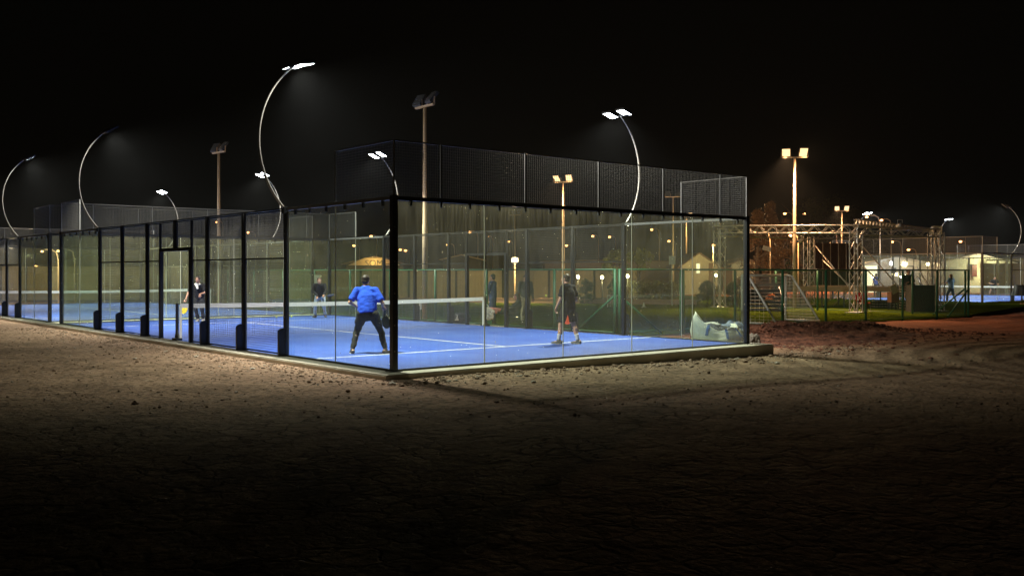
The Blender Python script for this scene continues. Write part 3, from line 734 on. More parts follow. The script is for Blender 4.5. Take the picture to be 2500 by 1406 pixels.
# ------------------------------------------------------------------ dirt mound and clods
def mound():
    m = bpy.data.materials.new('red crumbly earth'); nt, N, L = nodes_of(m); b = N['Principled BSDF']; b.inputs['Roughness'].default_value = .95
    geo = N.new('ShaderNodeNewGeometry'); n = N.new('ShaderNodeTexNoise'); n.inputs['Scale'].default_value = 3; n.inputs['Detail'].default_value = 8; L.new(geo.outputs['Position'], n.inputs['Vector'])
    cr = N.new('ShaderNodeValToRGB'); L.new(n.outputs[0], cr.inputs[0]); cr.color_ramp.elements[0].position = .35; cr.color_ramp.elements[0].color = (.07, .022, .012, 1); cr.color_ramp.elements[1].position = .7; cr.color_ramp.elements[1].color = (.30, .11, .06, 1); L.new(cr.outputs[0], b.inputs['Base Color'])
    n2 = N.new('ShaderNodeTexNoise'); n2.inputs['Scale'].default_value = 14; n2.inputs['Detail'].default_value = 6; L.new(geo.outputs['Position'], n2.inputs['Vector'])
    bp = N.new('ShaderNodeBump'); bp.inputs['Distance'].default_value = .08; bp.inputs['Strength'].default_value = 1; L.new(n2.outputs[0], bp.inputs['Height']); L.new(bp.outputs[0], b.inputs['Normal'])
    v = []; f = []; nx, ny = 200, 90; x0, x1, y0, y1 = 11.6, 24, -1.4, 4.9
    for j in range(ny + 1):
        for i in range(nx + 1):
            x = x0 + (x1 - x0) * i / nx; y = y0 + (y1 - y0) * j / ny
            cy = 3.1 + .25 * math.sin(x * .9); t = (x - 11.9) / 9.5
            env = max(0, math.sin(math.pi * min(1, max(0, t)))) ** .5
            hh = .42 * env * math.exp(-((y - cy) / .9) ** 2) * (.75 + .5 * noise.noise((x * .9, 3, 1)))
            hh += .13 * env * math.exp(-((y - 1.2) / 1.3) ** 2) * (.6 + .8 * max(0, noise.noise((x * .8, y * .8, 7)) + .3)) * (1 if x < 17.5 else max(0, 1 - (x - 17.5) / 3))
            rough = noise.noise((x * 3, y * 3, 2)) * .09 + noise.noise((x * 8, y * 8, 5)) * .05 + noise.noise((x * 18, y * 18, 9)) * .025
            hh = hh * (1 + .0) + rough * min(1, hh * 7)
            v.append((x, y, gz(x, y) - .03 + hh))
    for j in range(ny):
        for i in range(nx): a = j * (nx + 1) + i; f.append((a, a + 1, a + nx + 2, a + nx + 1))
    me = bpy.data.meshes.new('earth_mound'); me.from_pydata(v, [], f); me.materials.append(m); me.polygons.foreach_set('use_smooth', [True] * len(f))
    o = bpy.data.objects.new('earth_mound', me); COL.objects.link(o); tag(o, 'low ridge of loose red dug earth in front of the green fence', 'earth mound'); return m
REDE = mound()
STONE = mat('earth clod', (.25, .175, .11), .9, 0, .4, 9)
PALEST = mat('pale stone chip', (.42, .38, .30), .85, 0, .3, 9)
def rock(m, c, r, rg, mi=0):
    b = len(m.v); sx, sy, sz = rg.uniform(.7, 1.3), rg.uniform(.7, 1.3), rg.uniform(.45, .8); a = rg.uniform(0, 6.28)
    V = [(1,0,0),(-1,0,0),(0,1,0),(0,-1,0),(0,0,1),(0,0,-1),(.6,.6,.5),(-.6,.6,.5),(.6,-.6,.5),(-.6,-.6,.5)]
    pts = []
    for p in V:
        q = Vector((p[0] * sx, p[1] * sy, p[2] * sz)) * r * rg.uniform(.75, 1.15); x = q.x * math.cos(a) - q.y * math.sin(a); y = q.x * math.sin(a) + q.y * math.cos(a); pts.append((c[0] + x, c[1] + y, c[2] + q.z))
    m.v += pts
    for f in ((4,6,7),(4,7,9),(4,9,8),(4,8,6),(0,2,6),(6,2,7),(2,1,7),(7,1,9),(1,3,9),(9,3,8),(3,0,8),(8,0,6),(5,2,0),(5,1,2),(5,3,1),(5,0,3)): m.f.append(tuple(b + i for i in f)); m.m.append(mi)
m = MB(); rg = random.Random(11)
for k in range(8000):
    t = rg.random()
    if t < .28: x = rg.uniform(-.8, 13.5); y = -.5 - abs(rg.gauss(0, .55)) - .02
    elif t < .62: x = -.5 - abs(rg.gauss(0, .7)); y = rg.uniform(-.5, 20)
    else:
        d = rg.uniform(12, 27); px = rg.uniform(-50, 2550); p = at(px, d); x, y = p.x, p.y
        if -.6 < x < 10.6 and y > -.6: continue
    r = rg.choice((.006, .008, .010, .013, .018, .024)) * (1 + (rg.random() < .04) * 1.2)
    if t < .28 and rg.random() < .04: r = rg.uniform(.035, .07)
    rock(m, (x, y, gz(x, y) + r * .25), r, rg, 0 if rg.random() < .9 else 1)
for k in range(2600):
    x = rg.uniform(11.5, 21.5); y = 1.0 + rg.gauss(0, 1.4) if rg.random() < .5 else 3.1 + rg.gauss(0, .6)
    if y > 4.8: continue
    t = (x - 11.9) / 9.5; env = max(0, math.sin(math.pi * min(1, max(0, t)))) ** .5
    hh = .42 * env * math.exp(-((y - 3.1 - .25 * math.sin(x * .9)) / .9) ** 2) * (.75 + .5 * noise.noise((x * .9, 3, 1)))
    r = rg.choice((.015, .02, .03, .045, .06)); rock(m, (x, y, gz(x, y) + hh + r * .1), r, rg, 2)
tag(m.build('loose_gravel', [STONE, PALEST, REDE]), 'loose clods, crumbs and stones scattered over the bare ground', 'gravel', kind='stuff')

# ------------------------------------------------------------------ bulk bag
def bulk_bag():
    base = at(1756, 24.9, -.22); root = thing('bulk_bag', 'big slumped white builder bag with blue straps, open at the top, behind the glass corner', 'bulk bag', base, -YAW); root.scale = (1, 1, 1.12)
    nu, nv = 72, 30; v = []; f = []
    def prof(a, t):     # a angle, t height 0..1
        L_ = .54 + .06 * math.cos(2 * a); W_ = .56
        lean = -.08 * t
        bul = 1 + .16 * math.sin(math.pi * min(1, t * 1.1)) - .10 * t ** 2
        ht = .54 + .28 * max(0, math.cos(a - math.pi * .98)) ** 3 - .02 * max(0, math.cos(a - .05)) - .10 * max(0, -math.sin(a)) ** 1.2 + .03 * math.sin(5 * a)
        x = math.copysign(abs(math.cos(a)) ** .9, math.cos(a)) * L_ * bul + lean; y = math.copysign(abs(math.sin(a)) ** .95, math.sin(a)) * W_ * bul
        n = noise.noise((x * 3, y * 3, t * 3)) * .05 + noise.noise((x * 8, y * 8, t * 7)) * .022
        fl = .22 * max(0, .3 - t) ** 1.5 / .3
        return Vector((x * (1 + n + fl), y * (1 + n + fl), ht * t + n * .3 * t))
    for j in range(nv + 1):
        for i in range(nu): v.append(tuple(prof(2 * math.pi * i / nu, j / nv)))
    for k in range(1, 5):   # folded-in rim, dropping inside
        for i in range(nu):
            p = prof(2 * math.pi * i / nu, 1); s = 1 - .09 * k; q = Vector((p.x * s, p.y * s, p.z - .075 * k + .05 * noise.noise((p.x * 5 * s, p.y * 5 * s, k * .4)) * k * .5)); v.append(tuple(q))
    for j in range(nv + 4):
        for i in range(nu): f.append((j * nu + i, j * nu + (i + 1) % nu, (j + 1) * nu + (i + 1) % nu, (j + 1) * nu + i))
    f.append(tuple((nv + 4) * nu + i for i in range(nu)))
    me = bpy.data.meshes.new('bag_body'); me.from_pydata(v, [], f); me.polygons.foreach_set('use_smooth', [True] * len(f))
    me.materials.append(mat('woven white bag', (.78, .74, .64), .7, 0, .12, 5, .5, 25)); o = bpy.data.objects.new('bag_body', me); COL.objects.link(o); o.parent = root
    mm = MB(); rg = random.Random(5)
    for k in range(150):
        a = rg.uniform(0, 6.28); q = math.sqrt(rg.random()); rock(mm, (.42 * q * math.cos(a) - .06, .30 * q * math.sin(a), .40 + .10 * (1 - q) + .10 * max(0, -math.cos(a) * q)), rg.uniform(.04, .10), rg)
    mm.build('opening_dark_fill', mat('dark opening fill', (.07, .065, .06), .9, 0, .5, 8), root)  # dark lumps added so the bag opening looks shaded inside
    BLUE = mat('blue strap', (.05, .14, .42), .7)
    for a in (4.05, 4.9, 5.6, 2.2):
        m = MB(); pts = [prof(a + .015 * j, .55 + .45 * j / 6) * 1.015 for j in range(7)]
        for k in range(6):
            p, q = pts[k], pts[k + 1]; t = Vector((-math.sin(a), math.cos(a), 0)) * .035; n_ = Vector((math.cos(a), math.sin(a), 0)) * .006
            m.prism([p - t, p + t, q + t, q - t], n_)
        m.build('strap', BLUE, root)
    # second crumpled dark-blue / grey sack slumped over the rear
    bm = bmesh.new(); bmesh.ops.create_icosphere(bm, subdivisions=5, radius=1)
    for vv in bm.verts:
        c = vv.co.copy(); n = noise.noise(c * 1.6) * .22 + noise.noise(c * 4) * .12 + noise.noise(c * 9) * .05
        vv.co = Vector((c.x * .40, c.y * .32, c.z * .30)) * (1 + n)
        if vv.co.z < -.2: vv.co.z = -.2
    me = bpy.data.meshes.new('crumpled_sack'); bm.to_mesh(me); bm.free(); me.polygons.foreach_set('use_smooth', [True] * len(me.polygons))
    me.materials.append(mat('crumpled grey blue plastic', (.16, .19, .27), .45, 0, .4, 4, .6, 18)); o = bpy.data.objects.new('crumpled_sack', me); COL.objects.link(o)
    p = at(1788, 25.35, .12); o.location = p; o.rotation_euler = (0, 0, -YAW); tag(o, 'crumpled grey and blue plastic sack lying against the white bulk bag', 'sack')
    o2 = o.copy(); o2.data = o.data.copy(); COL.objects.link(o2); o2.name = 'rubble_sack'; o2.location = at(1838, 25.0, -.1); o2.scale = (.55, .8, .75); o2.data.materials[0] = mat('dirty sack', (.17, .14, .11), .8, 0, .3, 5)
    o2['label'] = 'dark dirty sack on the earth just right of the glass corner post'; o2['category'] = 'sack'
bulk_bag()

# ------------------------------------------------------------------ people
def seg(m, a, b, ra, rb, side=None, n=14, round_ends=True):
    """tapered limb between a and b; ra/rb = radius or (side radius, depth radius); side = direction of the first radius"""
    a = Vector(a); b = Vector(b); t = b - a; L_ = max(1e-5, t.length); t.normalize()
    ra = ra if isinstance(ra, tuple) else (ra, ra); rb = rb if isinstance(rb, tuple) else (rb, rb)
    s = Vector(side) if side is not None else (Vector((1, 0, 0)) if abs(t.x) < .9 else Vector((0, 1, 0)))
    s = (s - t * s.dot(t)).normalized(); e = t.cross(s)
    rings = []
    if round_ends:
        for k in range(1, 5):
            q = math.pi / 2 * k / 5; rings.append((a - t * min(ra) * math.cos(q), ra[0] * math.sin(q), ra[1] * math.sin(q)))
    for k in range(5): f = k / 4; rings.append((a + t * L_ * f, ra[0] + (rb[0] - ra[0]) * f, ra[1] + (rb[1] - ra[1]) * f))
    if round_ends:
        for k in range(4, 0, -1):
            q = math.pi / 2 * k / 5; rings.append((b + t * min(rb) * math.cos(q), rb[0] * math.sin(q), rb[1] * math.sin(q)))
    base = len(m.v)
    for c, r1, r2 in rings:
        for k in range(n): an = 2 * math.pi * k / n; m.v.append(tuple(c + s * math.cos(an) * r1 + e * math.sin(an) * r2))
    for i in range(len(rings) - 1):
        for k in range(n): m.f.append((base + i * n + k, base + i * n + (k + 1) % n, base + (i + 1) * n + (k + 1) % n, base + (i + 1) * n + k)); m.m.append(0)
    m.f.append(tuple(base + k for k in range(n))[::-1]); m.f.append(tuple(base + (len(rings) - 1) * n + k for k in range(n))); m.m += [0, 0]
def blob(m, c, r, M=None):
    c = Vector(c); n, k = 16, 10; base = len(m.v)
    for i in range(1, k):
        for j in range(n):
            th = math.pi * i / k; ph = 2 * math.pi * j / n; p = Vector((r[0] * math.sin(th) * math.cos(ph), r[1] * math.sin(th) * math.sin(ph), r[2] * math.cos(th)))
            if M is not None: p = M @ p
            m.v.append(tuple(c + p))
    for i in range(k - 2):
        for j in range(n): m.f.append((base + i * n + j, base + i * n + (j + 1) % n, base + (i + 1) * n + (j + 1) % n, base + (i + 1) * n + j)); m.m.append(0)
    m.f.append(tuple(base + j for j in range(n))[::-1]); m.f.append(tuple(base + (k - 2) * n + j for j in range(n))); m.m += [0, 0]
def fuse(m, name, material, parent, vox=.013, wrinkle=0, sm=6):
    tmp = m.build('tmp', material)
    mod = tmp.modifiers.new('r', 'REMESH'); mod.mode = 'VOXEL'; mod.voxel_size = vox; mod.use_smooth_shade = True
    s = tmp.modifiers.new('s', 'SMOOTH'); s.iterations = sm; s.factor = .5
    dg = bpy.context.evaluated_depsgraph_get(); me = bpy.data.meshes.new_from_object(tmp.evaluated_get(dg)); me.name = name
    if wrinkle:
        ns = [v.normal.copy() for v in me.vertices]
        for v, n_ in zip(me.vertices, ns):
            c = v.co; v.co = c + n_ * wrinkle * (noise.noise((c.x * 7, c.y * 7, c.z * 14)) + .6 * noise.noise((c.x * 18, c.y * 18, c.z * 30)))
    me.materials.clear(); me.materials.append(material)
    me.polygons.foreach_set('use_smooth', [True] * len(me.polygons))
    bpy.data.objects.remove(tmp); o = bpy.data.objects.new(name, me); COL.objects.link(o); o.parent = parent
    return o
def pose(**k):
    P = dict(pel=(0, 0, .95), che=(0, .01, 1.27), nek=(0, 0, 1.46), hed=(0, .02, 1.62),
             sl=(-.19, 0, 1.43), sr=(.19, 0, 1.43), el=(-.25, -.02, 1.14), er=(.25, -.02, 1.14), wl=(-.26, .06, .89), wr=(.26, .06, .89),
             hl=(-.09, 0, .92), hr=(.09, 0, .92), kl=(-.11, .02, .50), kr=(.11, .02, .50), al=(-.12, 0, .09), ar=(.12, 0, .09), tl=(-.03, 1), tr=(.03, 1), look=(0, 1, 0), hdl=(0, .2, -1), hdr=(0, .2, -1), curl=.6)
    P.update(k); return P
def person(label, loc, rz, P, skin=(.42, .22, .14), shirt=None, sleeve='short', trousers=None, shorts=False, shoe=(.03, .03, .03), hair=(.02, .013, .009), longhair=False, socks=None, vox=.013, hood=None, extra=None, bulk=1.0):
    root = thing('person', label, 'person', loc, rz, None)
    V = {k: Vector(v) for k, v in P.items() if isinstance(v, tuple) and len(v) == 3}
    SK = mat('skin %.2f %.2f' % (skin[0], skin[1]), skin, .55, 0, .08)
    look = V['look'].normalized(); sd = look.cross(Vector((0, 0, 1))).normalized(); upv = sd.cross(look).normalized()
    HM = Matrix((sd, look, upv)).transposed()
    H = V['hed']; shd = (V['sr'] - V['sl']).normalized(); hpd = (V['hr'] - V['hl']).normalized()
    m = MB()
    blob(m, H + HM @ Vector((0, -.012, .025)), (.077, .095, .092), HM)           # skull
    blob(m, H + HM @ Vector((0, .03, -.045)), (.058, .062, .07), HM)             # jaw
    blob(m, H + HM @ Vector((0, .065, -.095)), (.022, .02, .018), HM)            # chin
    seg(m, H + HM @ Vector((0, .086, .012)), H + HM @ Vector((0, .108, -.022)), .008, .015)   # nose
    seg(m, H + HM @ Vector((-.03, .078, .025)), H + HM @ Vector((.03, .078, .025)), .012, .012)   # brow
    for s in (-1, 1): blob(m, H + HM @ Vector((s * .079, -.01, -.008)), (.011, .022, .032), HM)   # ears
    seg(m, H + HM @ Vector((0, -.02, -.05)), V['nek'], .055, .062)
    seg(m, V['nek'] + Vector((0, 0, -.03)), V['che'], (.12, .09), (.165, .115), shd)
    seg(m, V['sl'], V['sr'], .058, .058)
    seg(m, V['che'], V['pel'], (.155, .11), (.15, .115), hpd)
    for s in 'lr':
        seg(m, V['s' + s], V['e' + s], .050, .039); seg(m, V['e' + s], V['w' + s], .040, .027)
        seg(m, V['h' + s], V['k' + s], .086, .055); seg(m, V['k' + s], V['a' + s], .057, .038)
        kk = V['k' + s].lerp(V['a' + s], .28); seg(m, kk + Vector((0, -.012, 0)), kk + Vector((0, -.012, -.10)), .055, .045)
        # hand: palm, four fingers and thumb
        w = V['w' + s]; hd = V['hd' + s].normalized(); fo = (w - V['e' + s]).normalized(); pd = fo.cross(hd.cross(fo)).normalized() if abs(fo.dot(hd)) < .98 else Vector((0, 1, 0))
        out = Vector((1, 0, 0)) if s == 'r' else Vector((-1, 0, 0))
        pn = (hd.cross(out)).normalized(); ac = hd.cross(pn).normalized()      # ac: across the palm
        pm = w + hd * .05
        seg(m, w, w + hd * .085, (.036, .016), (.042, .015), ac)
        cu = P['curl']
        for i, (off, ln) in enumerate(((-.032, .066), (-.011, .076), (.011, .070), (.032, .055))):
            b0 = w + hd * .088 + ac * off; d1 = (hd * math.cos(cu) - pn * math.sin(cu)); d2 = (hd * math.cos(cu * 2.1) - pn * math.sin(cu * 2.1))
            b1 = b0 + d1 * ln * .55; seg(m, b0, b1, .0095, .0088, n=8); seg(m, b1, b1 + d2 * ln * .5, .0088, .0075, n=8)
        tb = w + hd * .03 - ac * .034; td = (hd * .75 - ac * .55 - pn * .25).normalized(); seg(m, tb, tb + td * .035, .012, .0105, n=8); seg(m, tb + td * .035, tb + td * .035 + (hd * .9 - pn * .35).normalized() * .026, .0105, .009, n=8)
        a = V['a' + s]; tdx = Vector((P['t' + s][0], P['t' + s][1], 0)).normalized(); seg(m, a - tdx * .05 + Vector((0, 0, -.035)), a + tdx * .15 + Vector((0, 0, -.06)), (.038, .038), (.045, .024), tdx.cross(Vector((0, 0, 1))))
    fuse(m, 'body', SK, root, vox if vox < .012 else .012, sm=2)
    EW = mat('eye white', (.7, .7, .68), .3, 0, .02); EB = mat('dark iris', (.02, .012, .01), .2)
    for s in (-1, 1):
        m = MB(); blob(m, H + HM @ Vector((s * .031, .078, .008)), (.012, .010, .009), HM); e = m.build('eye', EW, root, True)
        m = MB(); blob(m, H + HM @ Vector((s * .031, .0865, .008)), (.0055, .003, .0055), HM); m.build('iris', EB, e, True)
    m = MB(); seg(m, H + HM @ Vector((-.022, .083, -.055)), H + HM @ Vector((.022, .083, -.055)), (.006, .006), (.006, .006)); m.build('mouth', mat('lips', (.30, .10, .08), .5), root, True)
    # hair
    m = MB(); blob(m, H + HM @ Vector((0, -.028, .042)), (.088, .098, .085), HM); blob(m, H + HM @ Vector((0, -.055, -.01)), (.078, .06, .075), HM)
    if longhair:
        seg(m, H + HM @ Vector((0, -.06, .02)), V['nek'] + HM @ Vector((0, -.08, -.06)), (.085, .05), (.085, .03), sd)
        for s in (-1, 1): seg(m, H + HM @ Vector((s * .07, -.03, .02)), V['nek'] + HM @ Vector((s * .08, -.01, -.05)), .03, .02)
    fuse(m, 'hair', mat('hair %.3f' % hair[0], hair, .6, 0, .5, 40), root, .012, .008, 2)
    # top
    if shirt:
        SM = mat('shirt %.2f %.2f %.2f' % shirt, shirt, 1.0, 0, .15, 10)
        m = MB()
        seg(m, V['nek'] + Vector((0, 0, -.045)), V['che'], (.135 * bulk, .105 * bulk), (.19 * bulk, .138 * bulk), shd)
        seg(m, V['che'], V['pel'] + Vector((0, 0, -.03)), (.185 * bulk, .135 * bulk), (.178 * bulk, .142 * bulk), hpd, round_ends=False)
        seg(m, V['sl'], V['sr'], .070, .070)
        for s in 'lr':
            if sleeve == 'short': seg(m, V['s' + s], V['s' + s].lerp(V['e' + s], .82), .068 * bulk, .072 * bulk, round_ends=False); blob(m, V['s' + s], (.07 * bulk,) * 3)
            else: seg(m, V['s' + s], V['e' + s], .068, .056); seg(m, V['e' + s], V['w' + s], .056, .042)
        if hood: seg(m, V['nek'] + shd * -.08 + Vector((0, -.05, .0)), V['nek'] + shd * .08 + Vector((0, -.05, .0)), .05, .05)
        fuse(m, 'shirt' if sleeve == 'short' else 'jacket', SM, root, .014, .009, 5)
    if trousers:
        TM = mat('cloth %.2f %.2f %.2f' % trousers, trousers, .85, 0, .2, 12)
        m = MB(); seg(m, V['pel'] + Vector((0, 0, .03)), V['pel'] + Vector((0, 0, -.06)), (.158, .122), (.162, .128), hpd)
        for s in 'lr':
            seg(m, V['h' + s], V['h' + s].lerp(V['k' + s], .5), .104 * bulk, .09 * bulk, round_ends=True)
            if shorts: seg(m, V['h' + s].lerp(V['k' + s], .4), V['h' + s].lerp(V['k' + s], .88), .100, .098, round_ends=False)
            else:
                seg(m, V['h' + s].lerp(V['k' + s], .5), V['k' + s], .09, .073); seg(m, V['k' + s], V['a' + s] + (V['k' + s] - V['a' + s]).normalized() * .02, .072, .058, round_ends=False)
        fuse(m, 'shorts' if shorts else 'trousers', TM, root, .014, .012, 4)
    for s in 'lr':
        m = MB(); a = V['a' + s]; tdx = Vector((P['t' + s][0], P['t' + s][1], 0)).normalized(); sdx = tdx.cross(Vector((0, 0, 1)))
        seg(m, a - tdx * .055 + Vector((0, 0, -.045)), a + tdx * .16 + Vector((0, 0, -.062)), (.045, .042), (.048, .026), sdx); seg(m, a + Vector((0, 0, .0)), a + Vector((0, 0, -.04)), .048, .05)
        sh = fuse(m, 'shoe', mat('shoe %.2f' % shoe[0], shoe, .6), root, .011, 0, 3)
        m = MB(); seg(m, a - tdx * .06 + Vector((0, 0, -.084)), a + tdx * .17 + Vector((0, 0, -.084)), (.046, .007), (.046, .007), sdx); m.build('sole', WHITE, sh, True)
        if socks:
            m = MB(); k = (V['k' + s] - a).normalized(); seg(m, a, a + k * .15, .045, .05, round_ends=False); m.build('sock', mat('white sock', (.6, .6, .58), .9), root, True)
    if extra: extra(root, V)
    return root
def racket(label, grip, d, n, col, group='padel rackets'):
    """grip point, direction from grip to head, face normal"""
    d = Vector(d).normalized(); n = Vector(n); n = (n - d * n.dot(d)).normalized(); s = d.cross(n)
    M = Matrix((s, d, n)).transposed().to_4x4(); M.translation = Vector(grip)
    root = bpy.data.objects.new('padel_racket', None); COL.objects.link(root); root.matrix_world = M; root.empty_display_size = .1; tag(root, label, 'racket', group)
    CM = mat('racket face %.2f %.2f %.2f' % col, col, .35, 0, .1)
    out = [(.125 * math.sin(a) * (1 - .10 * (math.cos(a) < 0)), .285 - .135 * math.cos(a), -.019) for a in [2 * math.pi * k / 32 for k in range(32)]]
    MB().prism(out, (0, 0, .038)).build('racket_head', CM, root)
    m = MB()
    for i in range(-3, 4):
        for j in range(-3, 4):
            if i * i + j * j < 11: m.tube([(i * .027, .29 + j * .027, -.0205), (i * .027, .29 + j * .027, .0205)], .0055, 6)
    m.build('hole_pattern', BLACK, root)
    m = MB(); m.box((-.03, .135, 0), (.018, .07, .03), Matrix.Rotation(R(25), 3, 'Z')); m.box((.03, .135, 0), (.018, .07, .03), Matrix.Rotation(R(-25), 3, 'Z')); m.build('throat', CM, root)
    m = MB(); m.tube([(0, -.08, 0), (0, .12, 0)], .017, 8); m.build('handle', BLACK, root, True)
    return root

def tow(root, p): # root-local point to world (root has only a z rotation)
    c, s = math.cos(root.rotation_euler.z), math.sin(root.rotation_euler.z); return Vector((root.location.x + p[0] * c - p[1] * s, root.location.y + p[0] * s + p[1] * c, root.location.z + p[2]))
def dirw(rz, d): c, s = math.cos(rz), math.sin(rz); return Vector((d[0] * c - d[1] * s, d[0] * s + d[1] * c, d[2]))

# man in blue, seen from behind, wide ready stance
p1 = pose(pel=(-.02, -.03, .86), che=(-.05, .08, 1.15), nek=(-.08, .15, 1.36), hed=(-.09, .21, 1.53), sl=(-.26, .11, 1.32), sr=(.13, .13, 1.32),
          el=(-.40, .02, 1.07), wl=(-.30, .22, .98), er=(.29, .02, 1.06), wr=(.27, .24, .98), hl=(-.13, -.02, .83), hr=(.10, -.02, .83),
          kl=(-.26, .10, .46), kr=(.24, .10, .46), al=(-.33, -.06, .09), ar=(.36, -.06, .09), tl=(-.35, 1), tr=(.45, 1), look=(.12, 1, -.12), hdl=(.55, .75, -.2), hdr=(.2, .4, -1), curl=.85)
g1 = at(900, 20.4); q = person('man in a bright blue T-shirt and dark trousers seen from behind, legs wide apart', (g1.x, g1.y, .008), -YAW, p1, bulk=1.14, skin=(.62, .34, .22), shirt=(.012, .075, .60), trousers=(.018, .02, .017), shoe=(.07, .06, .05), hair=(.03, .02, .012), vox=.010)
racket('dark racket with a yellow edge hanging from the right hand of the man in blue', tow(q, (.30, .29, .92)), dirw(-YAW, (.12, .1, -1)), dirw(-YAW, (.6, 1, 0)), (.05, .055, .02))
# man in black
rz2 = -YAW + R(52)
p2 = pose(pel=(0, 0, .90), che=(0, -.01, 1.20), nek=(0, .02, 1.38), hed=(.0, .07, 1.54), sl=(-.19, .0, 1.34), sr=(.19, -.02, 1.34), el=(-.25, .04, 1.07), wl=(-.25, .16, .86), er=(.25, -.08, 1.07), wr=(.21, .08, .86),
          hl=(-.09, .02, .86), hr=(.09, -.02, .86), kl=(-.12, .12, .47), kr=(.13, -.08, .47), al=(-.13, .17, .09), ar=(.14, -.20, .09), tl=(-.35, 1), tr=(-.1, 1), look=(-.15, 1, -.05), hdl=(0, .1, -1), hdr=(-.2, .5, -.9), curl=.7)
g2_ = at(1386, 23.1); q = person('man in black T-shirt and shorts with white socks standing in the middle of the court', (g2_.x, g2_.y, .008), rz2, p2, bulk=1.08, skin=(.55, .30, .19), shirt=(.013, .014, .018), trousers=(.013, .014, .017), shorts=True, socks=True, shoe=(.10, .10, .09), hair=(.05, .035, .02), vox=.010)
racket('orange racket held low in front of the man in black', tow(q, (.20, .10, .87)), dirw(rz2, (-.05, .1, -1)), dirw(rz2, (1, .15, 0)), (.75, .09, .03))
# players beyond the net
p3 = pose(pel=(0, -.05, .84), che=(-.02, .08, 1.10), nek=(-.03, .19, 1.30), hed=(-.04, .27, 1.44), sl=(-.22, .14, 1.26), sr=(.17, .14, 1.26), el=(-.28, .22, 1.0), wl=(-.16, .42, .95), er=(.33, .12, 1.0), wr=(.37, .24, .78),
          hl=(-.09, -.04, .82), hr=(.09, -.04, .82), kl=(-.13, .08, .46), kr=(.10, .08, .46), al=(-.14, -.04, .09), ar=(.05, -.06, .09), look=(-.1, 1, -.25), hdr=(.1, .5, -.8))
def scarf(root, V):
    m = MB(); seg(m, V['nek'] + Vector((-.07, .07, -.01)), V['nek'] + Vector((.07, .07, -.01)), .035, .035); seg(m, V['nek'] + Vector((.03, .09, -.02)), V['nek'] + Vector((-.02, .13, -.16)), (.06, .03), (.03, .02)); m.build('white_towel', WHITE, root, True)
g3 = at(486, 33.4); rz3 = -YAW + math.pi; q = person('man in black with a white neck towel, beyond the net by the doorway', (g3.x, g3.y, .008), rz3, p3, shirt=(.012, .012, .014), trousers=(.015, .016, .018), shoe=(.5, .5, .45), extra=scarf, vox=.012)
racket('yellow racket of the man with the white towel', tow(q, (.38, .29, .70)), dirw(rz3, (.1, .2, -1)), dirw(rz3, (0, 1, .2)), (.75, .55, .03))
p4 = pose(pel=(0, -.08, .84), che=(.0, .06, 1.08), nek=(-.02, .18, 1.26), hed=(-.03, .27, 1.38), sl=(-.20, .13, 1.22), sr=(.18, .13, 1.22), el=(-.27, .20, .98), wl=(-.22, .42, .86), er=(.22, .22, .98), wr=(.02, .40, .84),
          hl=(-.09, -.07, .82), hr=(.09, -.07, .82), kl=(-.17, .10, .46), kr=(.16, .08, .46), al=(-.20, -.04, .09), ar=(.19, -.06, .09), tl=(-.3, 1), tr=(.3, 1), look=(-.25, 1, -.2), hdl=(-.1, .8, -.3))
g4 = at(781, 36.4); rz4 = -YAW + math.pi; q = person('player in dark top and light jeans bending forward at the far court end', (g4.x, g4.y, .008), rz4, p4, shirt=(.015, .015, .02), sleeve='long', trousers=(.30, .36, .45), shoe=(.02, .02, .03), hair=(.06, .03, .015), vox=.012)
racket('dark racket held out by the player in light jeans', tow(q, (-.26, .50, .82)), dirw(rz4, (-.9, .3, .1)), dirw(rz4, (0, .3, 1)), (.04, .05, .09))
# bystanders at the far side
g5 = at(1203, 33.2); person('bystander in a long dark blue jacket standing behind the net end', (g5.x, g5.y, -.09), -YAW + 1.2, pose(el=(-.24, .05, 1.16), wl=(-.12, .22, 1.10), er=(.24, .05, 1.16), wr=(.10, .22, 1.10), hdl=(.6, .5, 0), hdr=(-.6, .5, 0)), shirt=(.06, .10, .22), sleeve='long', trousers=(.08, .12, .24), hair=(.01, .01, .01))
g6 = at(1283, 34.2); person('bystander in a dark grey jacket and beige trousers standing beside the seated woman', (g6.x, g6.y, -.1), -YAW + 3.4, pose(hed=(0, .05, 1.60)), shirt=(.14, .14, .12), sleeve='long', trousers=(.55, .48, .32), hair=(.02, .014, .01))
# seated, legs stretched forward
rz7 = -YAW + R(95)
p7 = pose(pel=(0, -.05, .42), che=(0, -.24, .66), nek=(0, -.26, .84), hed=(0, -.20, .99), sl=(-.18, -.25, .80), sr=(.18, -.25, .80), el=(-.24, -.05, .62), wl=(-.12, .18, .58), er=(.24, -.05, .62), wr=(.12, .18, .58),
          hl=(-.09, -.02, .42), hr=(.09, -.02, .42), kl=(-.09, .40, .55), kr=(.09, .40, .52), al=(-.08, .78, .60), ar=(.08, .76, .56), tl=(0, .5), tr=(0, .5), look=(.35, 1, -.1), hdl=(.2, 1, 0), hdr=(-.2, 1, 0))
g7 = at(1247, 32.8, -.10); person('woman with long hair sitting low with bare legs stretched towards the net end', g7, rz7, p7, skin=(.65, .25, .20), shirt=(.04, .045, .04), sleeve='long', trousers=(.035, .04, .04), shorts=True, hair=(.07, .03, .015), longhair=True, shoe=(.3, .1, .1))
ch = thing('folding_chair', 'low dark folding chair under the seated woman', 'chair', g7, rz7)
MB().box((0, -.05, .29), (.46, .44, .03)).build('seat', BLACK, ch)
m = MB(); m.prism([(-.22, -.40, .34), (.22, -.40, .34), (.22, -.50, .80), (-.22, -.50, .80)], (0, -.02, 0)); m.build('backrest', BLACK, ch)
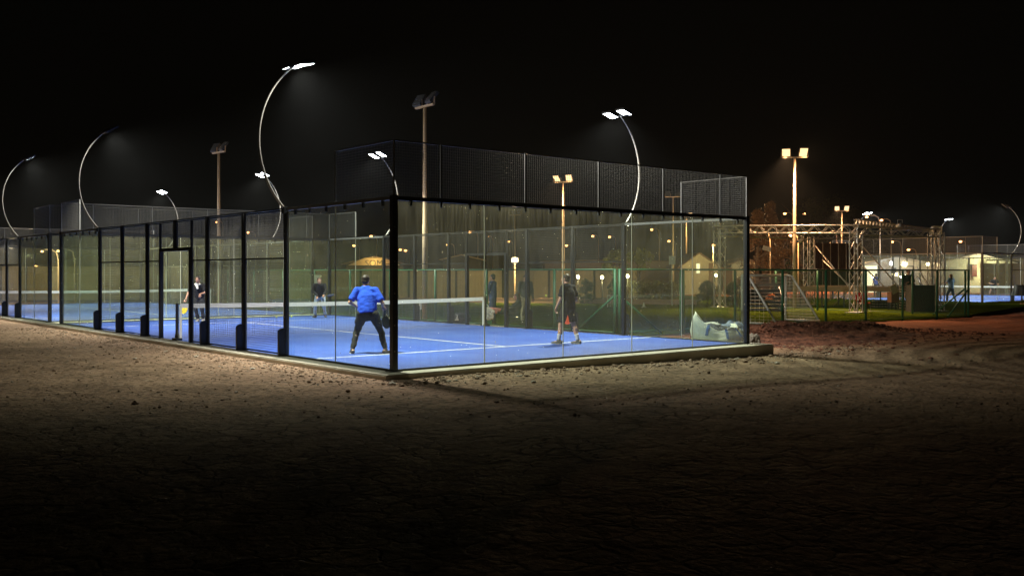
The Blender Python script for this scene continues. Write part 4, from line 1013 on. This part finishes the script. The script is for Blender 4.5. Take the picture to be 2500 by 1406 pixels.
for sx in (-.22, .22):
    for y0, y1 in ((-.30, .20), (.18, -.42)): MB().tube([(sx, y0, .30), (sx, y1, 0)], .012, 6).build('leg', BLACK, ch)
fs = thing('footrest_box', 'small dark box under the bare feet of the seated woman', 'box', g7 + dirw(rz7, (0, .80, 0)), rz7)
MB().box((0, 0, .22), (.34, .30, .42)).build('box_body', GREEN, fs); MB().box((0, 0, .445), (.37, .33, .025)).build('lid', BLACK, fs)
# white cloth bag hanging at the net end
cb = thing('cloth_bag', 'white cloth bag hanging beside the far net post', 'bag', at(1192, 31.4, .12), -YAW)
m = MB(); seg(m, (0, 0, .30), (-.02, 0, .42), (.20, .12), (.10, .05), (1, 0, 0)); seg(m, (0, 0, .14), (0, 0, .32), (.17, .12), (.20, .12), (1, 0, 0)); fuse(m, 'bag_body', mat('white cloth', (.6, .57, .48), .9), cb, .014, .03, 4)
m = MB(); m.tube([(-.10, 0, .42), (-.17, 0, .66)], .010, 6); m.tube([(.02, 0, .48), (-.17, 0, .66)], .010, 6); m.build('strap', NETW, cb)
# dark sports bag
sb = thing('sports_bag', 'black sports bag with a pale patch on the ground behind the net', 'bag', at(1122, 34, -.09), -YAW + .2)
m = MB(); seg(m, (-.25, 0, .17), (.25, 0, .17), .17, .17); seg(m, (-.1, 0, .25), (.12, 0, .30), .12, .10); fuse(m, 'bag_body', BLACK, sb, .014, .03, 4)
m = MB(); m.prism([(-.2, -.19, .12), (-.06, -.20, .12), (-.10, -.19, .30)], (0, .02, 0)); m.build('pale_patch', WHITE, sb)
# players on the right court
Z = Z3
def cz(px, d): p = at(px, d); return (p.x, p.y, Z + .008)
person('woman in a light blue top and dark leggings playing on the far right court', cz(2322, 59.3), -YAW + .5, pose(pel=(0, 0, .86), al=(-.30, .05, .09), ar=(.30, -.1, .09), kl=(-.22, .1, .47), kr=(.22, .02, .47), el=(-.34, .05, 1.2), wl=(-.30, .28, 1.2), er=(.34, .05, 1.2), wr=(.30, .28, 1.25), hl=(-.1, 0, .84), hr=(.1, 0, .84), hdl=(0, 1, .3), hdr=(0, 1, .3)), shirt=(.20, .36, .62), trousers=(.03, .06, .12), hair=(.08, .035, .02), longhair=True, shoe=(.6, .6, .6), vox=.016)
person('man in a black T-shirt crouching beyond the net of the far right court', cz(2425, 77), -YAW + math.pi, pose(pel=(0, -.1, .80), che=(0, .08, 1.05), nek=(0, .2, 1.24), hed=(0, .28, 1.36), sl=(-.21, .15, 1.2), sr=(.21, .15, 1.2), el=(-.36, .1, .96), wl=(-.2, .36, .9), er=(.36, .1, .96), wr=(.2, .36, .9), hl=(-.1, -.1, .78), hr=(.1, -.1, .78), kl=(-.24, .1, .44), kr=(.24, .1, .44), al=(-.3, -.05, .09), ar=(.3, -.05, .09), hdl=(.3, .8, -.2), hdr=(-.3, .8, -.2)), shirt=(.012, .013, .016), trousers=(.012, .013, .016), shorts=True, vox=.016)
person('person in a royal blue top on the far right court behind the stage stays', cz(2139, 72), -YAW + .3, pose(), shirt=(.03, .10, .55), trousers=(.03, .03, .04), vox=.016)
g8 = at(2215, 48.2, zat(700, 49) - .35); person('person in a black hooded jacket sitting on the edge of the stage', g8, -YAW + math.pi, pose(pel=(0, 0, .45), che=(0, .06, .74), nek=(0, .10, .93), hed=(0, .15, 1.07), sl=(-.21, .08, .90), sr=(.21, .08, .90), el=(-.30, .10, .64), wl=(-.14, .34, .58), er=(.30, .10, .64), wr=(.14, .34, .58), hl=(-.1, .02, .45), hr=(.1, .02, .45), kl=(-.14, .44, .48), kr=(.14, .44, .48), al=(-.14, .50, .06), ar=(.14, .50, .06), look=(0, 1, -.3), hdl=(.2, 1, 0), hdr=(-.2, 1, 0)), shirt=(.006, .006, .007), sleeve='long', trousers=(.008, .008, .01), hood=True, vox=.016)

# tennis balls
BALL = mat('yellow tennis ball', (.55, .65, .06), .9, 0, .1, 60)
def ball(p, label):
    o = thing('padel_ball', label, 'ball', p, 0, 'yellow balls'); m = MB(); blob(m, (0, 0, .033), (.033, .033, .033)); m.build('felt', BALL, o, True)
    m = MB(); n = 24; pts = [(.0335 * math.cos(2 * math.pi * k / n), .0335 * math.sin(2 * math.pi * k / n), .033 + .008 * math.sin(4 * math.pi * k / n)) for k in range(n + 1)]; m.tube(pts, .0015, 4, False); m.build('seam_line', WHITE, o)
b = at(675, 36.2); ball((b.x, b.y, .008), 'small yellow ball on the blue floor left of the thick post between glass and mesh'); b = at(712, 36.4); ball((b.x, b.y, .008), 'small yellow ball on the blue floor just right of the same thick post')
b = at(1333, 30); ball((b.x, b.y, .95), 'green yellow ball in the air left of the man in black')
# beige cabinet behind the far player
cbn = thing('beige_cabinet', 'beige electrical cabinet on legs behind the player in light jeans', 'cabinet', at(771, 40.6, -.1), -YAW)
MB().box((0, 0, 1.38), (.42, .22, .62)).build('cabinet_box', mat('beige cabinet', (.52, .50, .38), .5), cbn); MB().box((0, -.115, 1.38), (.36, .01, .54)).build('door', mat('beige cabinet', (.52, .50, .38), .5), cbn)
for s in (-.15, .15): MB().box((s, 0, .53), (.05, .05, 1.07)).build('leg', GALV, cbn)
ub = thing('junction_box', 'small pale junction box on a stake beside the tallest mast', 'box', at(1026, 35.6, -.1), -YAW); MB().box((0, 0, .55), (.10, .08, .22)).build('box_body', WHITE, ub); MB().tube([(0, 0, 0), (0, 0, .45)], .02, 6).build('stake', GALV, ub)
# black table at far right edge
bt = thing('cloth_covered_table', 'black cloth covered table at the right edge beside the far court', 'table', (*at(2495, 60)[:2], -.15), -YAW)
m = MB()
for k in range(40):
    a = 2 * math.pi * k / 40; b2 = 2 * math.pi * (k + 1) / 40; f0 = 1 + .06 * math.sin(9 * a); f1 = 1 + .06 * math.sin(9 * b2)
    m.poly([(.42 * math.cos(a), .42 * math.sin(a), 1.05), (.42 * math.cos(b2), .42 * math.sin(b2), 1.05), (.6 * f1 * math.cos(b2), .6 * f1 * math.sin(b2), .42), (.6 * f0 * math.cos(a), .6 * f0 * math.sin(a), .42)])
m.build('cloth', BLACK, bt); MB().tube([(0, 0, 1.03), (0, 0, 1.07)], .43, 24).build('table_top', BLACK, bt); MB().tube([(0, 0, 0), (0, 0, 1.03)], .05, 8).build('leg', BLACK, bt); MB().tube([(0, 0, 0), (0, 0, .05)], .3, 16).build('base', BLACK, bt)

# ------------------------------------------------------------------ background buildings and fences
BOARD = mat('tan timber boards', (.34, .27, .16), .85, 0, .25, 2.5); DPOST = mat('dark timber post', (.03, .022, .015), .8)
def board_fence(px0, d0, px1, d1, h, step, label, boards=None, z=-.15):
    a, b = at(px0, d0, z), at(px1, d1, z); dv = b - a; L_ = dv.length
    root = thing('board_fence', label, 'fence', a, math.atan2(dv.y, dv.x), 'tan board fences in the background')
    n = max(1, round(L_ / step))
    for k in range(n):
        m = MB(); s0, s1_ = L_ * k / n + .07, L_ * (k + 1) / n - .07; q = max(1, round((s1_ - s0) / .2))
        for i in range(q): m.box((s0 + (s1_ - s0) * (i + .5) / q, .012 * (i % 2), h / 2 + .03 * math.sin(k * 3 + i * 7) * 0), ((s1_ - s0) / q - .012, .03, h - .05))
        m.build('board_panel', boards or BOARD, root)
    for k in range(n + 1): MB().box((L_ * k / n, -.03, h / 2), (.13, .13, h + .06)).build('fence_post', DPOST, root)
    return root
board_fence(-60, 62, 470, 66, 2.25, 1.55, 'tan board wall with dark posts across the left background')
board_fence(640, 64, 1560, 68, 2.05, 3.2, 'long tan board fence behind the football pitch')
KERB = mat('pinkish low wall', (.42, .27, .20), .9, 0, .15)
a, b = at(880, 60, -.15), at(1700, 54, -.15); dv = b - a; o = thing('low_wall', 'low pinkish kerb wall along the far side of the pitch', 'low wall', a, math.atan2(dv.y, dv.x)); MB().box((dv.length / 2, 0, .14), (dv.length, .25, .28)).build('wall_body', KERB, o); MB().box((dv.length / 2, 0, .30), (dv.length, .30, .03)).build('coping', KERB, o)

def gable_house(px0, px1, d, eave, ridge, label, wallm, roofm, win=(), door=(), depth=6, ang=0, sign=None, group='low gabled buildings'):
    a, b = at(px0, d, -.15), at(px1, d, -.15); w = (b - a).length
    root = thing('gabled_building', label, 'building', a, -YAW + ang, group)
    e = eave + .15; r = ridge + .15
    MB().prism([(0, 0, 0), (w, 0, 0), (w, 0, e), (w / 2, 0, r), (0, 0, e)], (0, depth, 0)).build('wall', wallm, root)
    m = MB(); ov = .35; sl = (r - e) / (w / 2)
    for sgn in (0, 1):
        x0, x1 = (-ov, w / 2) if sgn == 0 else (w / 2, w + ov); z0, z1 = (e - ov * sl, r) if sgn == 0 else (r, e - ov * sl)
        m.prism([(x0, -ov, z0 + .01), (x1, -ov, z1 + .01), (x1, -ov, z1 + .10), (x0, -ov, z0 + .10)], (0, depth + 2 * ov, 0))
    m.build('roof', roofm, root)
    for (x, z, ww, hh, lit) in win:
        f = MB().box((x, -.02, z), (ww + .12, .05, hh + .12)).build('window', WHITE, root); MB().box((x, -.05, z), (ww, .02, hh)).build('pane', WINLIT if lit else LENSOFF, f)
    for (x, ww, hh, mm) in door: MB().box((x, -.02, hh / 2), (ww, .06, hh)).build('door', mm, root)
    return root, w
CREAM = mat('cream rendered wall', (.55, .45, .29), .85, 0, .1, 2); PALE = mat('pale metal wall', (.50, .50, .44), .6, 0, .1, 1.5); ROOF = mat('brown roof edge', (.22, .13, .07), .8); PROOF = mat('pale roof sheet', (.45, .44, .40), .6, 0, .1)
BRD = mat('brown door', (.20, .08, .03), .6)
gable_house(1662, 1752, 80, zat(650, 80), zat(619, 80), 'cream gabled building with a lit narrow window left of the leftmost truss tower', CREAM, ROOF, win=((1.42, 2.15, .25, .75, True),), door=((2.5, .4, 2.6, ROOF),))
gable_house(1785, 1852, 82, zat(645, 82), zat(632, 82), 'second cream gabled building seen on both sides of the glass corner post', CREAM, ROOF, door=((-.3, .8, 2.2, BRD),))
o, w = gable_house(845, 985, 80, zat(645, 80), zat(628, 80), 'gabled building with cream sign board reading SOM behind the man in blue', mat('dark brown wall', (.10, .08, .05), .9), ROOF)  # walls in one flat dark brown
m = MB(); e, r = zat(648, 80) + .15, zat(630, 80) + .15; m.prism([(.2, -.38, e), (w - .2, -.38, e), (w / 2 + .8, -.38, r), (w / 2 - .8, -.38, r)], (0, .04, 0)); m.build('sign_board', mat('orange cream fascia', (.62, .42, .20), .7), o)
fc = bpy.data.curves.new('sign_text', 'FONT'); fc.body = 'SOM'; fc.size = .72; fc.extrude = .015; fc.align_x = 'CENTER'
to = bpy.data.objects.new('sign_text', fc); COL.objects.link(to); dg = bpy.context.evaluated_depsgraph_get(); me = bpy.data.meshes.new_from_object(to.evaluated_get(dg)); bpy.data.objects.remove(to)
me.materials.clear(); me.materials.append(mat('dark sign letters', (.03, .02, .01), .6)); to = bpy.data.objects.new('sign_lettering', me); COL.objects.link(to); to.parent = o; to.rotation_euler = (R(90), 0, 0); to.location = (w / 2, -.40, e - .06)
lamp('sign_light', 'POINT', (w / 2, -1.2, e + .2), 120, (1, .62, .28), o, size=.1); lamp_m = MB(); blob(lamp_m, (w / 2 + 1.7, -.6, e + .0), (.06, .06, .06)); lamp_m.build('sign_lamp', WARMW, o)
gable_house(1082, 1172, 84, zat(634, 84), zat(624, 84), 'low building with an orange lit roof edge left of the first glass seam', mat('dark brown wall', (.10, .08, .05), .9), mat('orange cream fascia', (.62, .42, .20), .7))
lb_, w = gable_house(1330, 1670, 92, zat(640, 92), zat(636, 92), 'long low pinkish building behind the clipped bushes', mat('pinkish wall', (.33, .22, .15), .85), ROOF)
gable_house(150, 320, 78, zat(640, 78), zat(624, 78), 'dim rounded gable building behind the left board wall', mat('olive wall', (.20, .19, .12), .9), mat('olive roof', (.24, .22, .14), .9))
# white long building behind the right court
WALLW = mat('off white cladding', (.62, .60, .50), .7, 0, .1, 1.2)
wb, w = gable_house(2095, 2288, 88, zat(648, 88), zat(629, 88), 'off white gabled pavilion with a bright doorway, left behind the far right court', WALLW, PROOF, win=((3.2, 1.9, .5, .7, False),), door=((.95, 1.5, 2.4, WINLIT), (5.2, .9, 2.2, PALE)))
wb2, w2 = gable_house(2296, 2470, 86, zat(642, 86), zat(621, 86), 'off white gabled pavilion with a red notice board, behind the far right court', WALLW, PROOF, win=((5.3, 1.75, .5, .8, False),), door=((1.2, .9, 2.3, PALE),))
rs = thing('notice_board', 'dark red notice board on the white pavilion wall', 'sign', at(2378, 85.8, zat(676, 86)), -YAW)
MB().box((0, -.08, .55), (.44, .05, 1.02)).build('board', mat('dark red board', (.12, .012, .02), .5), rs); m = MB(); m.box((0, -.11, .55), (.50, .02, .04)); m.box((0, -.11, 1.08), (.50, .02, .04)); m.box((0, -.11, .02), (.50, .02, .04)); m.build('frame', DARKW, rs)
po = thing('timber_pergola', 'warm lit timber porch with slender posts at the right edge', 'porch', at(2436, 82, -.15), -YAW)
for s in (0, .75, 2.1, 3.4): MB().box((s, 0, 1.4), (.16, .16, 2.8)).build('porch_post', BOARD, po)
MB().box((1.7, .5, 2.88), (4.2, 1.4, .12)).build('porch_roof', BOARD, po); MB().box((1.9, 2.4, 1.3), (4.4, .1, 2.6)).build('back_wall', mat('brown wall', (.24, .13, .06), .8), po)
# wall lamps
def wall_lamp(px, py, d, m_, energy, col, label, r=.09):
    p = at(px, d, zat(py, d)); o = thing('wall_lamp', label, 'wall lamp', p, -YAW, 'small wall lamps on the buildings')
    mb = MB(); blob(mb, (0, 0, 0), (r, r, r * 1.2)); mb.build('globe', m_, o, True); MB().box((0, .12, .02), (.05, .2, .05)).build('bracket', BLACK, o)
    if energy: lamp('lamp_glow', 'POINT', (0, -.35, 0), energy, col, o, size=.1)
wall_lamp(2176, 643, 87.2, COOLW, 70, (.9, .9, 1), 'cold white wall lamp on the left white pavilion', .16)
wall_lamp(2265, 645, 87.0, WARMW, 70, (1, .65, .4), 'warm wall lamp between the two white pavilions', .14); wall_lamp(2415, 648, 85, WARMW, 420, (1, .8, .5), 'warm wall lamp on the porch right of the black post', .12)
wall_lamp(1748, 672, 60, WARMW, 260, (1, .7, .35), 'warm lamp low at the foot of the leftmost truss tower', .09)
lamp('facade_glow', 'POINT', at(1725, 74, 2.6), 1500, (1, .72, .36), wb, size=.3).parent = None
for o_ in [x for x in bpy.data.objects if x.name == 'facade_glow']:
    hl = thing('street_lamp', 'orange street lamp just above the cream gabled buildings', 'street lamp', (*at(1742, 74)[:2], -.15), 0, 'small orange street lamps in the distance')
    o_.parent = hl; o_.location = (0, 0, zat(599, 74) + .15); mb = MB(); mb.tube([(0, 0, 0), (0, 0, zat(599, 74) + .15 - .12)], .05, 8); mb.build('lamp_post', MASTM, hl, True); mb = MB(); blob(mb, (0, 0, zat(599, 74) + .15), (.12, .12, .10)); mb.build('lamp_head', ORANGE, hl, True)
# bright floodlight near the centre
d = 58; cl = thing('pole_lamp', 'very bright warm lamp glaring above the green fence in the middle of the photo', 'lamp', (*at(1257, d)[:2], -.15), -YAW)
MB().tube([(0, .1, 0), (0, .1, zat(636, d) + .3)], .05, 8).build('lamp_post', MASTM, cl, True); zz = zat(636, d) + .15; MB().box((0, .0, zz), (.42, .14, .34)).build('housing', ALUHEAD, cl); mb = MB(); blob(mb, (0, -.08, zz), (.21, .07, .20)); mb.build('lens', emis('glaring warm lens', (1, .78, .42), 2.6), cl, True)
lamp('pole_light', 'POINT', (0, -1.6, zz), 1700, (1, .68, .34), cl, size=.15)
# pitch-side garden lamps
for px, py, d, lab in ((1470, 677, 58, 'left garden lamp on a post in front of the dark bushes'), (1532, 674, 58, 'garden lamp on a post right of the black court post'), (1411, 676, 60, 'garden lamp hidden just behind the man in black')):
    z = zat(py, d) + .13; o = thing('garden_lamp', lab, 'garden lamp', (*at(px, d)[:2], -.13), -YAW, 'garden lamps beyond the pitch')
    MB().tube([(0, 0, 0), (0, 0, z - .1)], .03, 8).build('lamp_post', BLACK, o, True); mb = MB(); blob(mb, (0, 0, z), (.10, .10, .12)); mb.build('lamp_globe', WARMW, o, True); lamp('lamp_glow', 'POINT', (0, -.2, z - .1), 130, (1, .75, .35), o, size=.1)
# far street lamps
SL = [(1093, 598, 120, 'near the third post of the raised fence'), (906, 577, 120, 'above the SOM sign board'), (977, 610, 150, 'left one of two right of the black corner post'), (990, 612, 150, 'right one of two right of the black corner post'), (1147, 567, 110, 'just above the far mesh rail left of the glass seam'), (1189, 578, 150, 'just right of the glass seam'),
      (1241, 590, 160, 'above the very bright central lamp'), (1383, 600, 150, 'beside the lit mast in the middle'), (1447, 577, 120, 'first of a pair above the far corner of the court'), (1488, 579, 140, 'second of a pair above the far corner of the court'), (1591, 561, 100, 'between the second and third glass seams, upper'), (1633, 589, 120, 'between the second and third glass seams, lower'),
      (864, 600, 150, 'small faint one left of the SOM sign'), (605, 568, 110, 'through the mesh right of the unlit left mast'), (530, 543, 100, 'beside the top of the left fence posts'), (509, 590, 140, 'behind the mesh just left of the left mast foot'), (142, 613, 56, 'through the far left glass by the double post'), (103, 614, 57, 'pale one in the left court glass'), (88, 650, 100, 'low one above the left board wall'),
      (1842, 568, 56, 'behind the left end of the truss beam'), (1930, 575, 58, 'behind the truss beam left of the bright mast'), (1932, 590, 140, 'small one below the truss by the bright mast'), (2027, 567, 90, 'under the truss beam left of the centre tower'), (2116, 530, 70, 'warm one under the lit arch by the truss corner'), (2152, 538, 95, 'above the right truss beam'), (2178, 591, 100, 'haloed one below the right truss beam'), (2218, 610, 120, 'low one above the white pavilion'), (2345, 590, 110, 'in front of the far right raised mesh'), (1916, 522, 110, 'in front of the distant trees, left'), (1963, 522, 140, 'in front of the distant trees, right')]
for px, py, d, lab in SL:
    z = zat(py, d) + .15; o = thing('street_lamp', 'small orange street lamp ' + lab, 'street lamp', (*at(px, d)[:2], -.15), -YAW + random.uniform(-.8, .8), 'small orange street lamps in the distance')
    m = MB(); m.tube([(.9, 0, 0), (.9, 0, z - .5), (.8, 0, z - .05), (.5, 0, z + .13), (.1, 0, z + .10)], [.07 * min(1, d / 80), .05 * min(1, d / 80), .04, .035, .03], 6); m.build('lamp_post', MASTM, o, True)
    r = .0010 * d; m = MB(); blob(m, (0, 0, z), (r * 1.5, r * 1.5, r)); m.build('lamp_head', ORANGE, o, True)
    if px in (1842, 1930): lamp('lamp_glow', 'POINT', (-.5, 0, z - .4), 700, (1, .5, .2), o, size=.1)
    if px in (103, 142): lamp('lamp_glow', 'POINT', (-1.6, 0, z - .3), 700, (1, .75, .45), o, size=.1)
    MB().box((.05, 0, z + r + .02), (r * 2.6, r * 1.6, .05)).build('lamp_hood', ALUHEAD, o)
# white sign on a pole
for px, w_, py0, py1, d, lab in ((1641, .34, 625, 646, 52, 'white square sign on a thin pole beyond the pitch'), (390, .30, 672, 700, 58, 'narrow white sign board behind the left court net')):
    o = thing('pole_sign', lab, 'sign', (*at(px, d)[:2], -.13), -YAW, 'blank white signs'); z1, z0 = zat(py0, d) + .13, zat(py1, d) + .13
    MB().tube([(0, .03, 0), (0, .03, z1)], .025, 6).build('sign_post', WHITE, o, True); MB().box((0, 0, (z0 + z1) / 2), (w_, .03, z1 - z0)).build('sign_panel', WHITE, o)
# small cone / white marks on pitch
for px, d, lab in ((1572, 50, 'small white cone on the pitch behind the glass'), ):
    o = thing('marker_cone', lab, 'cone', at(px, d, -.11), 0); m = MB(); m.tube([(0, 0, .0), (0, 0, .24)], .08, 10, True, .02); m.build('cone_body', WHITE, o, True); MB().box((0, 0, .01), (.2, .2, .02)).build('cone_base', WHITE, o)

# ------------------------------------------------------------------ trees
def leafmat(name, a, b):
    m = bpy.data.materials.new(name); nt, N, L = nodes_of(m); bs = N['Principled BSDF']; bs.inputs['Roughness'].default_value = .7
    oi = N.new('ShaderNodeNewGeometry'); cr = N.new('ShaderNodeValToRGB'); L.new(oi.outputs['Random Per Island'], cr.inputs[0])
    cr.color_ramp.elements[0].color = (*a, 1); cr.color_ramp.elements[1].color = (*b, 1); L.new(cr.outputs[0], bs.inputs['Base Color']); return m
LDARK = leafmat('dark olive leaves', (.035, .045, .018), (.10, .10, .035)); LRED = leafmat('dry russet leaves', (.10, .05, .022), (.22, .12, .05)); LGREEN = leafmat('yellow green leaves', (.10, .13, .02), (.22, .24, .04))
BARK = mat('bark', (.09, .06, .04), .9, 0, .4, 8, .6, 20)
def tree(base, h, r, label, lm, seed, cat='tree', crown0=.15, nclump=60, nleaf=90, leaf=.16, cone=.5, trunk=True, name='broadleaf_tree', group='trees beyond the pitch', box=False):
    rg = random.Random(seed); root = thing(name, label, cat, base, 0, group)
    if trunk:
        m = MB(); m.tube([(0, 0, -.1), (rg.uniform(-.1, .1), 0, h * .3), (rg.uniform(-.2, .2), .1, h * .6), (0, 0, h * .92)], [.035 * h, .027 * h, .017 * h, .005 * h], 8)
        for k in range(9):
            z = h * (.2 + .07 * k); a = rg.uniform(0, 6.3); L_ = r * rg.uniform(.5, .9); m.tube([(0, 0, z), (math.cos(a) * L_ * .5, math.sin(a) * L_ * .5, z + L_ * .3), (math.cos(a) * L_, math.sin(a) * L_, z + L_ * .75)], [.012 * h, .008 * h, .003 * h], 5)
        m.build('trunk', BARK, root, True)
    m = MB()
    for c in range(nclump):
        t = rg.random() ** .8; z = h * (crown0 + (1 - crown0) * t); a = rg.uniform(0, 6.3)
        prof = math.sin(math.pi * min(1, (.18 + .82 * t) ** (1 - cone * .45))) ** .6 if not box else 1
        prof = max(.08, prof * (1 - cone * t)); rad = r * prof * math.sqrt(rg.uniform(.15, 1))
        cc = Vector((math.cos(a) * rad, math.sin(a) * rad, z)); cr = r * rg.uniform(.16, .34)
        if box: cc = Vector((rg.uniform(-r, r), rg.uniform(-.35, .35) * min(r, 1), z)); cr = .3
        for k in range(nleaf):
            q = Vector((rg.gauss(0, 1), rg.gauss(0, 1), rg.gauss(0, .8))); q = q.normalized() * cr * rg.random() ** .45 + cc
            if q.z < .02: continue
            u = Vector((rg.gauss(0, 1), rg.gauss(0, 1), rg.gauss(0, 1))).normalized(); w = u.orthogonal().normalized(); l = leaf * rg.uniform(.5, 1.2)
            m.v += [tuple(q - w * l * .35), tuple(q + u * l * .5), tuple(q + w * l * .35), tuple(q - u * l * .5)]; n = len(m.v); m.f.append((n - 4, n - 3, n - 2, n - 1)); m.m.append(0)
    me = bpy.data.meshes.new('crown'); me.from_pydata(m.v, [], m.f); me.materials.append(lm); o = bpy.data.objects.new('crown', me); COL.objects.link(o); o.parent = root
    return root
def T(px, d, pytop, r, lab, lm, seed, **k):
    p = at(px, d, -.15); tree(p, zat(pytop, d) + .15, r, lab, lm, seed, **k)
T(1850, 66, 520, 1.6, 'dark bushy tree nearest to the glass corner post, behind the truss', LRED, 1)
T(1882, 68, 500, 1.3, 'pointed dark tree rising highest behind the truss beam', LRED, 2, cone=.8)
T(1915, 66, 545, 1.6, 'dark bushy tree left of the bright mast pole', LRED, 3)
T(1962, 72, 560, 1.4, 'low dark tree behind the left truss tower', LDARK, 4, cone=.3)
T(1975, 120, 500, 4.2, 'distant rounded tree right of the bright mast pole', LDARK, 5, cone=.2, leaf=.3)
T(2030, 130, 492, 4.6, 'distant broad tree below the smaller orange mast', LDARK, 6, cone=.2, leaf=.3)
T(2085, 135, 520, 3.8, 'distant low tree below the lit arch', LDARK, 7, cone=.2, leaf=.3)
T(1505, 62, 618, 1.0, 'yellow green shrub top beside the far court corner', LGREEN, 8, crown0=.6, cone=.1, nclump=24, name='small_tree')
T(1560, 66, 612, 1.2, 'small lit green tree right of the far court corner', LGREEN, 9, crown0=.6, cone=.1, nclump=20, name='small_tree')
T(1432, 56, 680, .62, 'dark clipped conifer left of the garden lamps', LDARK, 10, crown0=.02, cone=.25, trunk=True, nclump=50, leaf=.10, name='clipped_shrub', cat='shrub')
T(1500, 57, 682, .55, 'dark clipped conifer between two garden lamps', LDARK, 11, crown0=.02, cone=.25, nclump=45, leaf=.10, name='clipped_shrub', cat='shrub')
T(1728, 54, 688, .65, 'dark rounded shrub left of the leftmost truss tower', LDARK, 12, crown0=.02, cone=.2, nclump=50, leaf=.10, name='clipped_shrub', cat='shrub')
T(1790, 55, 692, .6, 'dark rounded shrub right of the leftmost truss tower', LDARK, 13, crown0=.02, cone=.2, nclump=50, leaf=.10, name='clipped_shrub', cat='shrub')
T(1600, 60, 690, 2.4, 'long dark hedge beyond the pitch behind the bulk bag', LDARK, 14, crown0=.02, cone=0, nclump=90, leaf=.10, trunk=False, box=True, name='hedge', cat='hedge')
bpy.context.view_layer.update()

# ------------------------------------------------------------------ thin lens glow haze box added to stand in for bloom at the lamps
hz = MB().box((60, 60, 29), (460, 460, 64)).build('haze', bpy.data.materials.new('lens glow haze')); hm = hz.data.materials[0]
hm.use_nodes = True; ht = hm.node_tree; ht.nodes.remove(ht.nodes['Principled BSDF']); pv = ht.nodes.new('ShaderNodeVolumePrincipled')
pv.inputs['Color'].default_value = (.9, .95, 1, 1); pv.inputs['Density'].default_value = .0002; pv.inputs['Anisotropy'].default_value = .2
ht.links.new(pv.outputs[0], ht.nodes['Material Output'].inputs['Volume']); tag(hz, kind='stuff', label='thin lens glow haze added to give the lamps their bloom', cat='haze')
scene.cycles.volume_bounces = 0
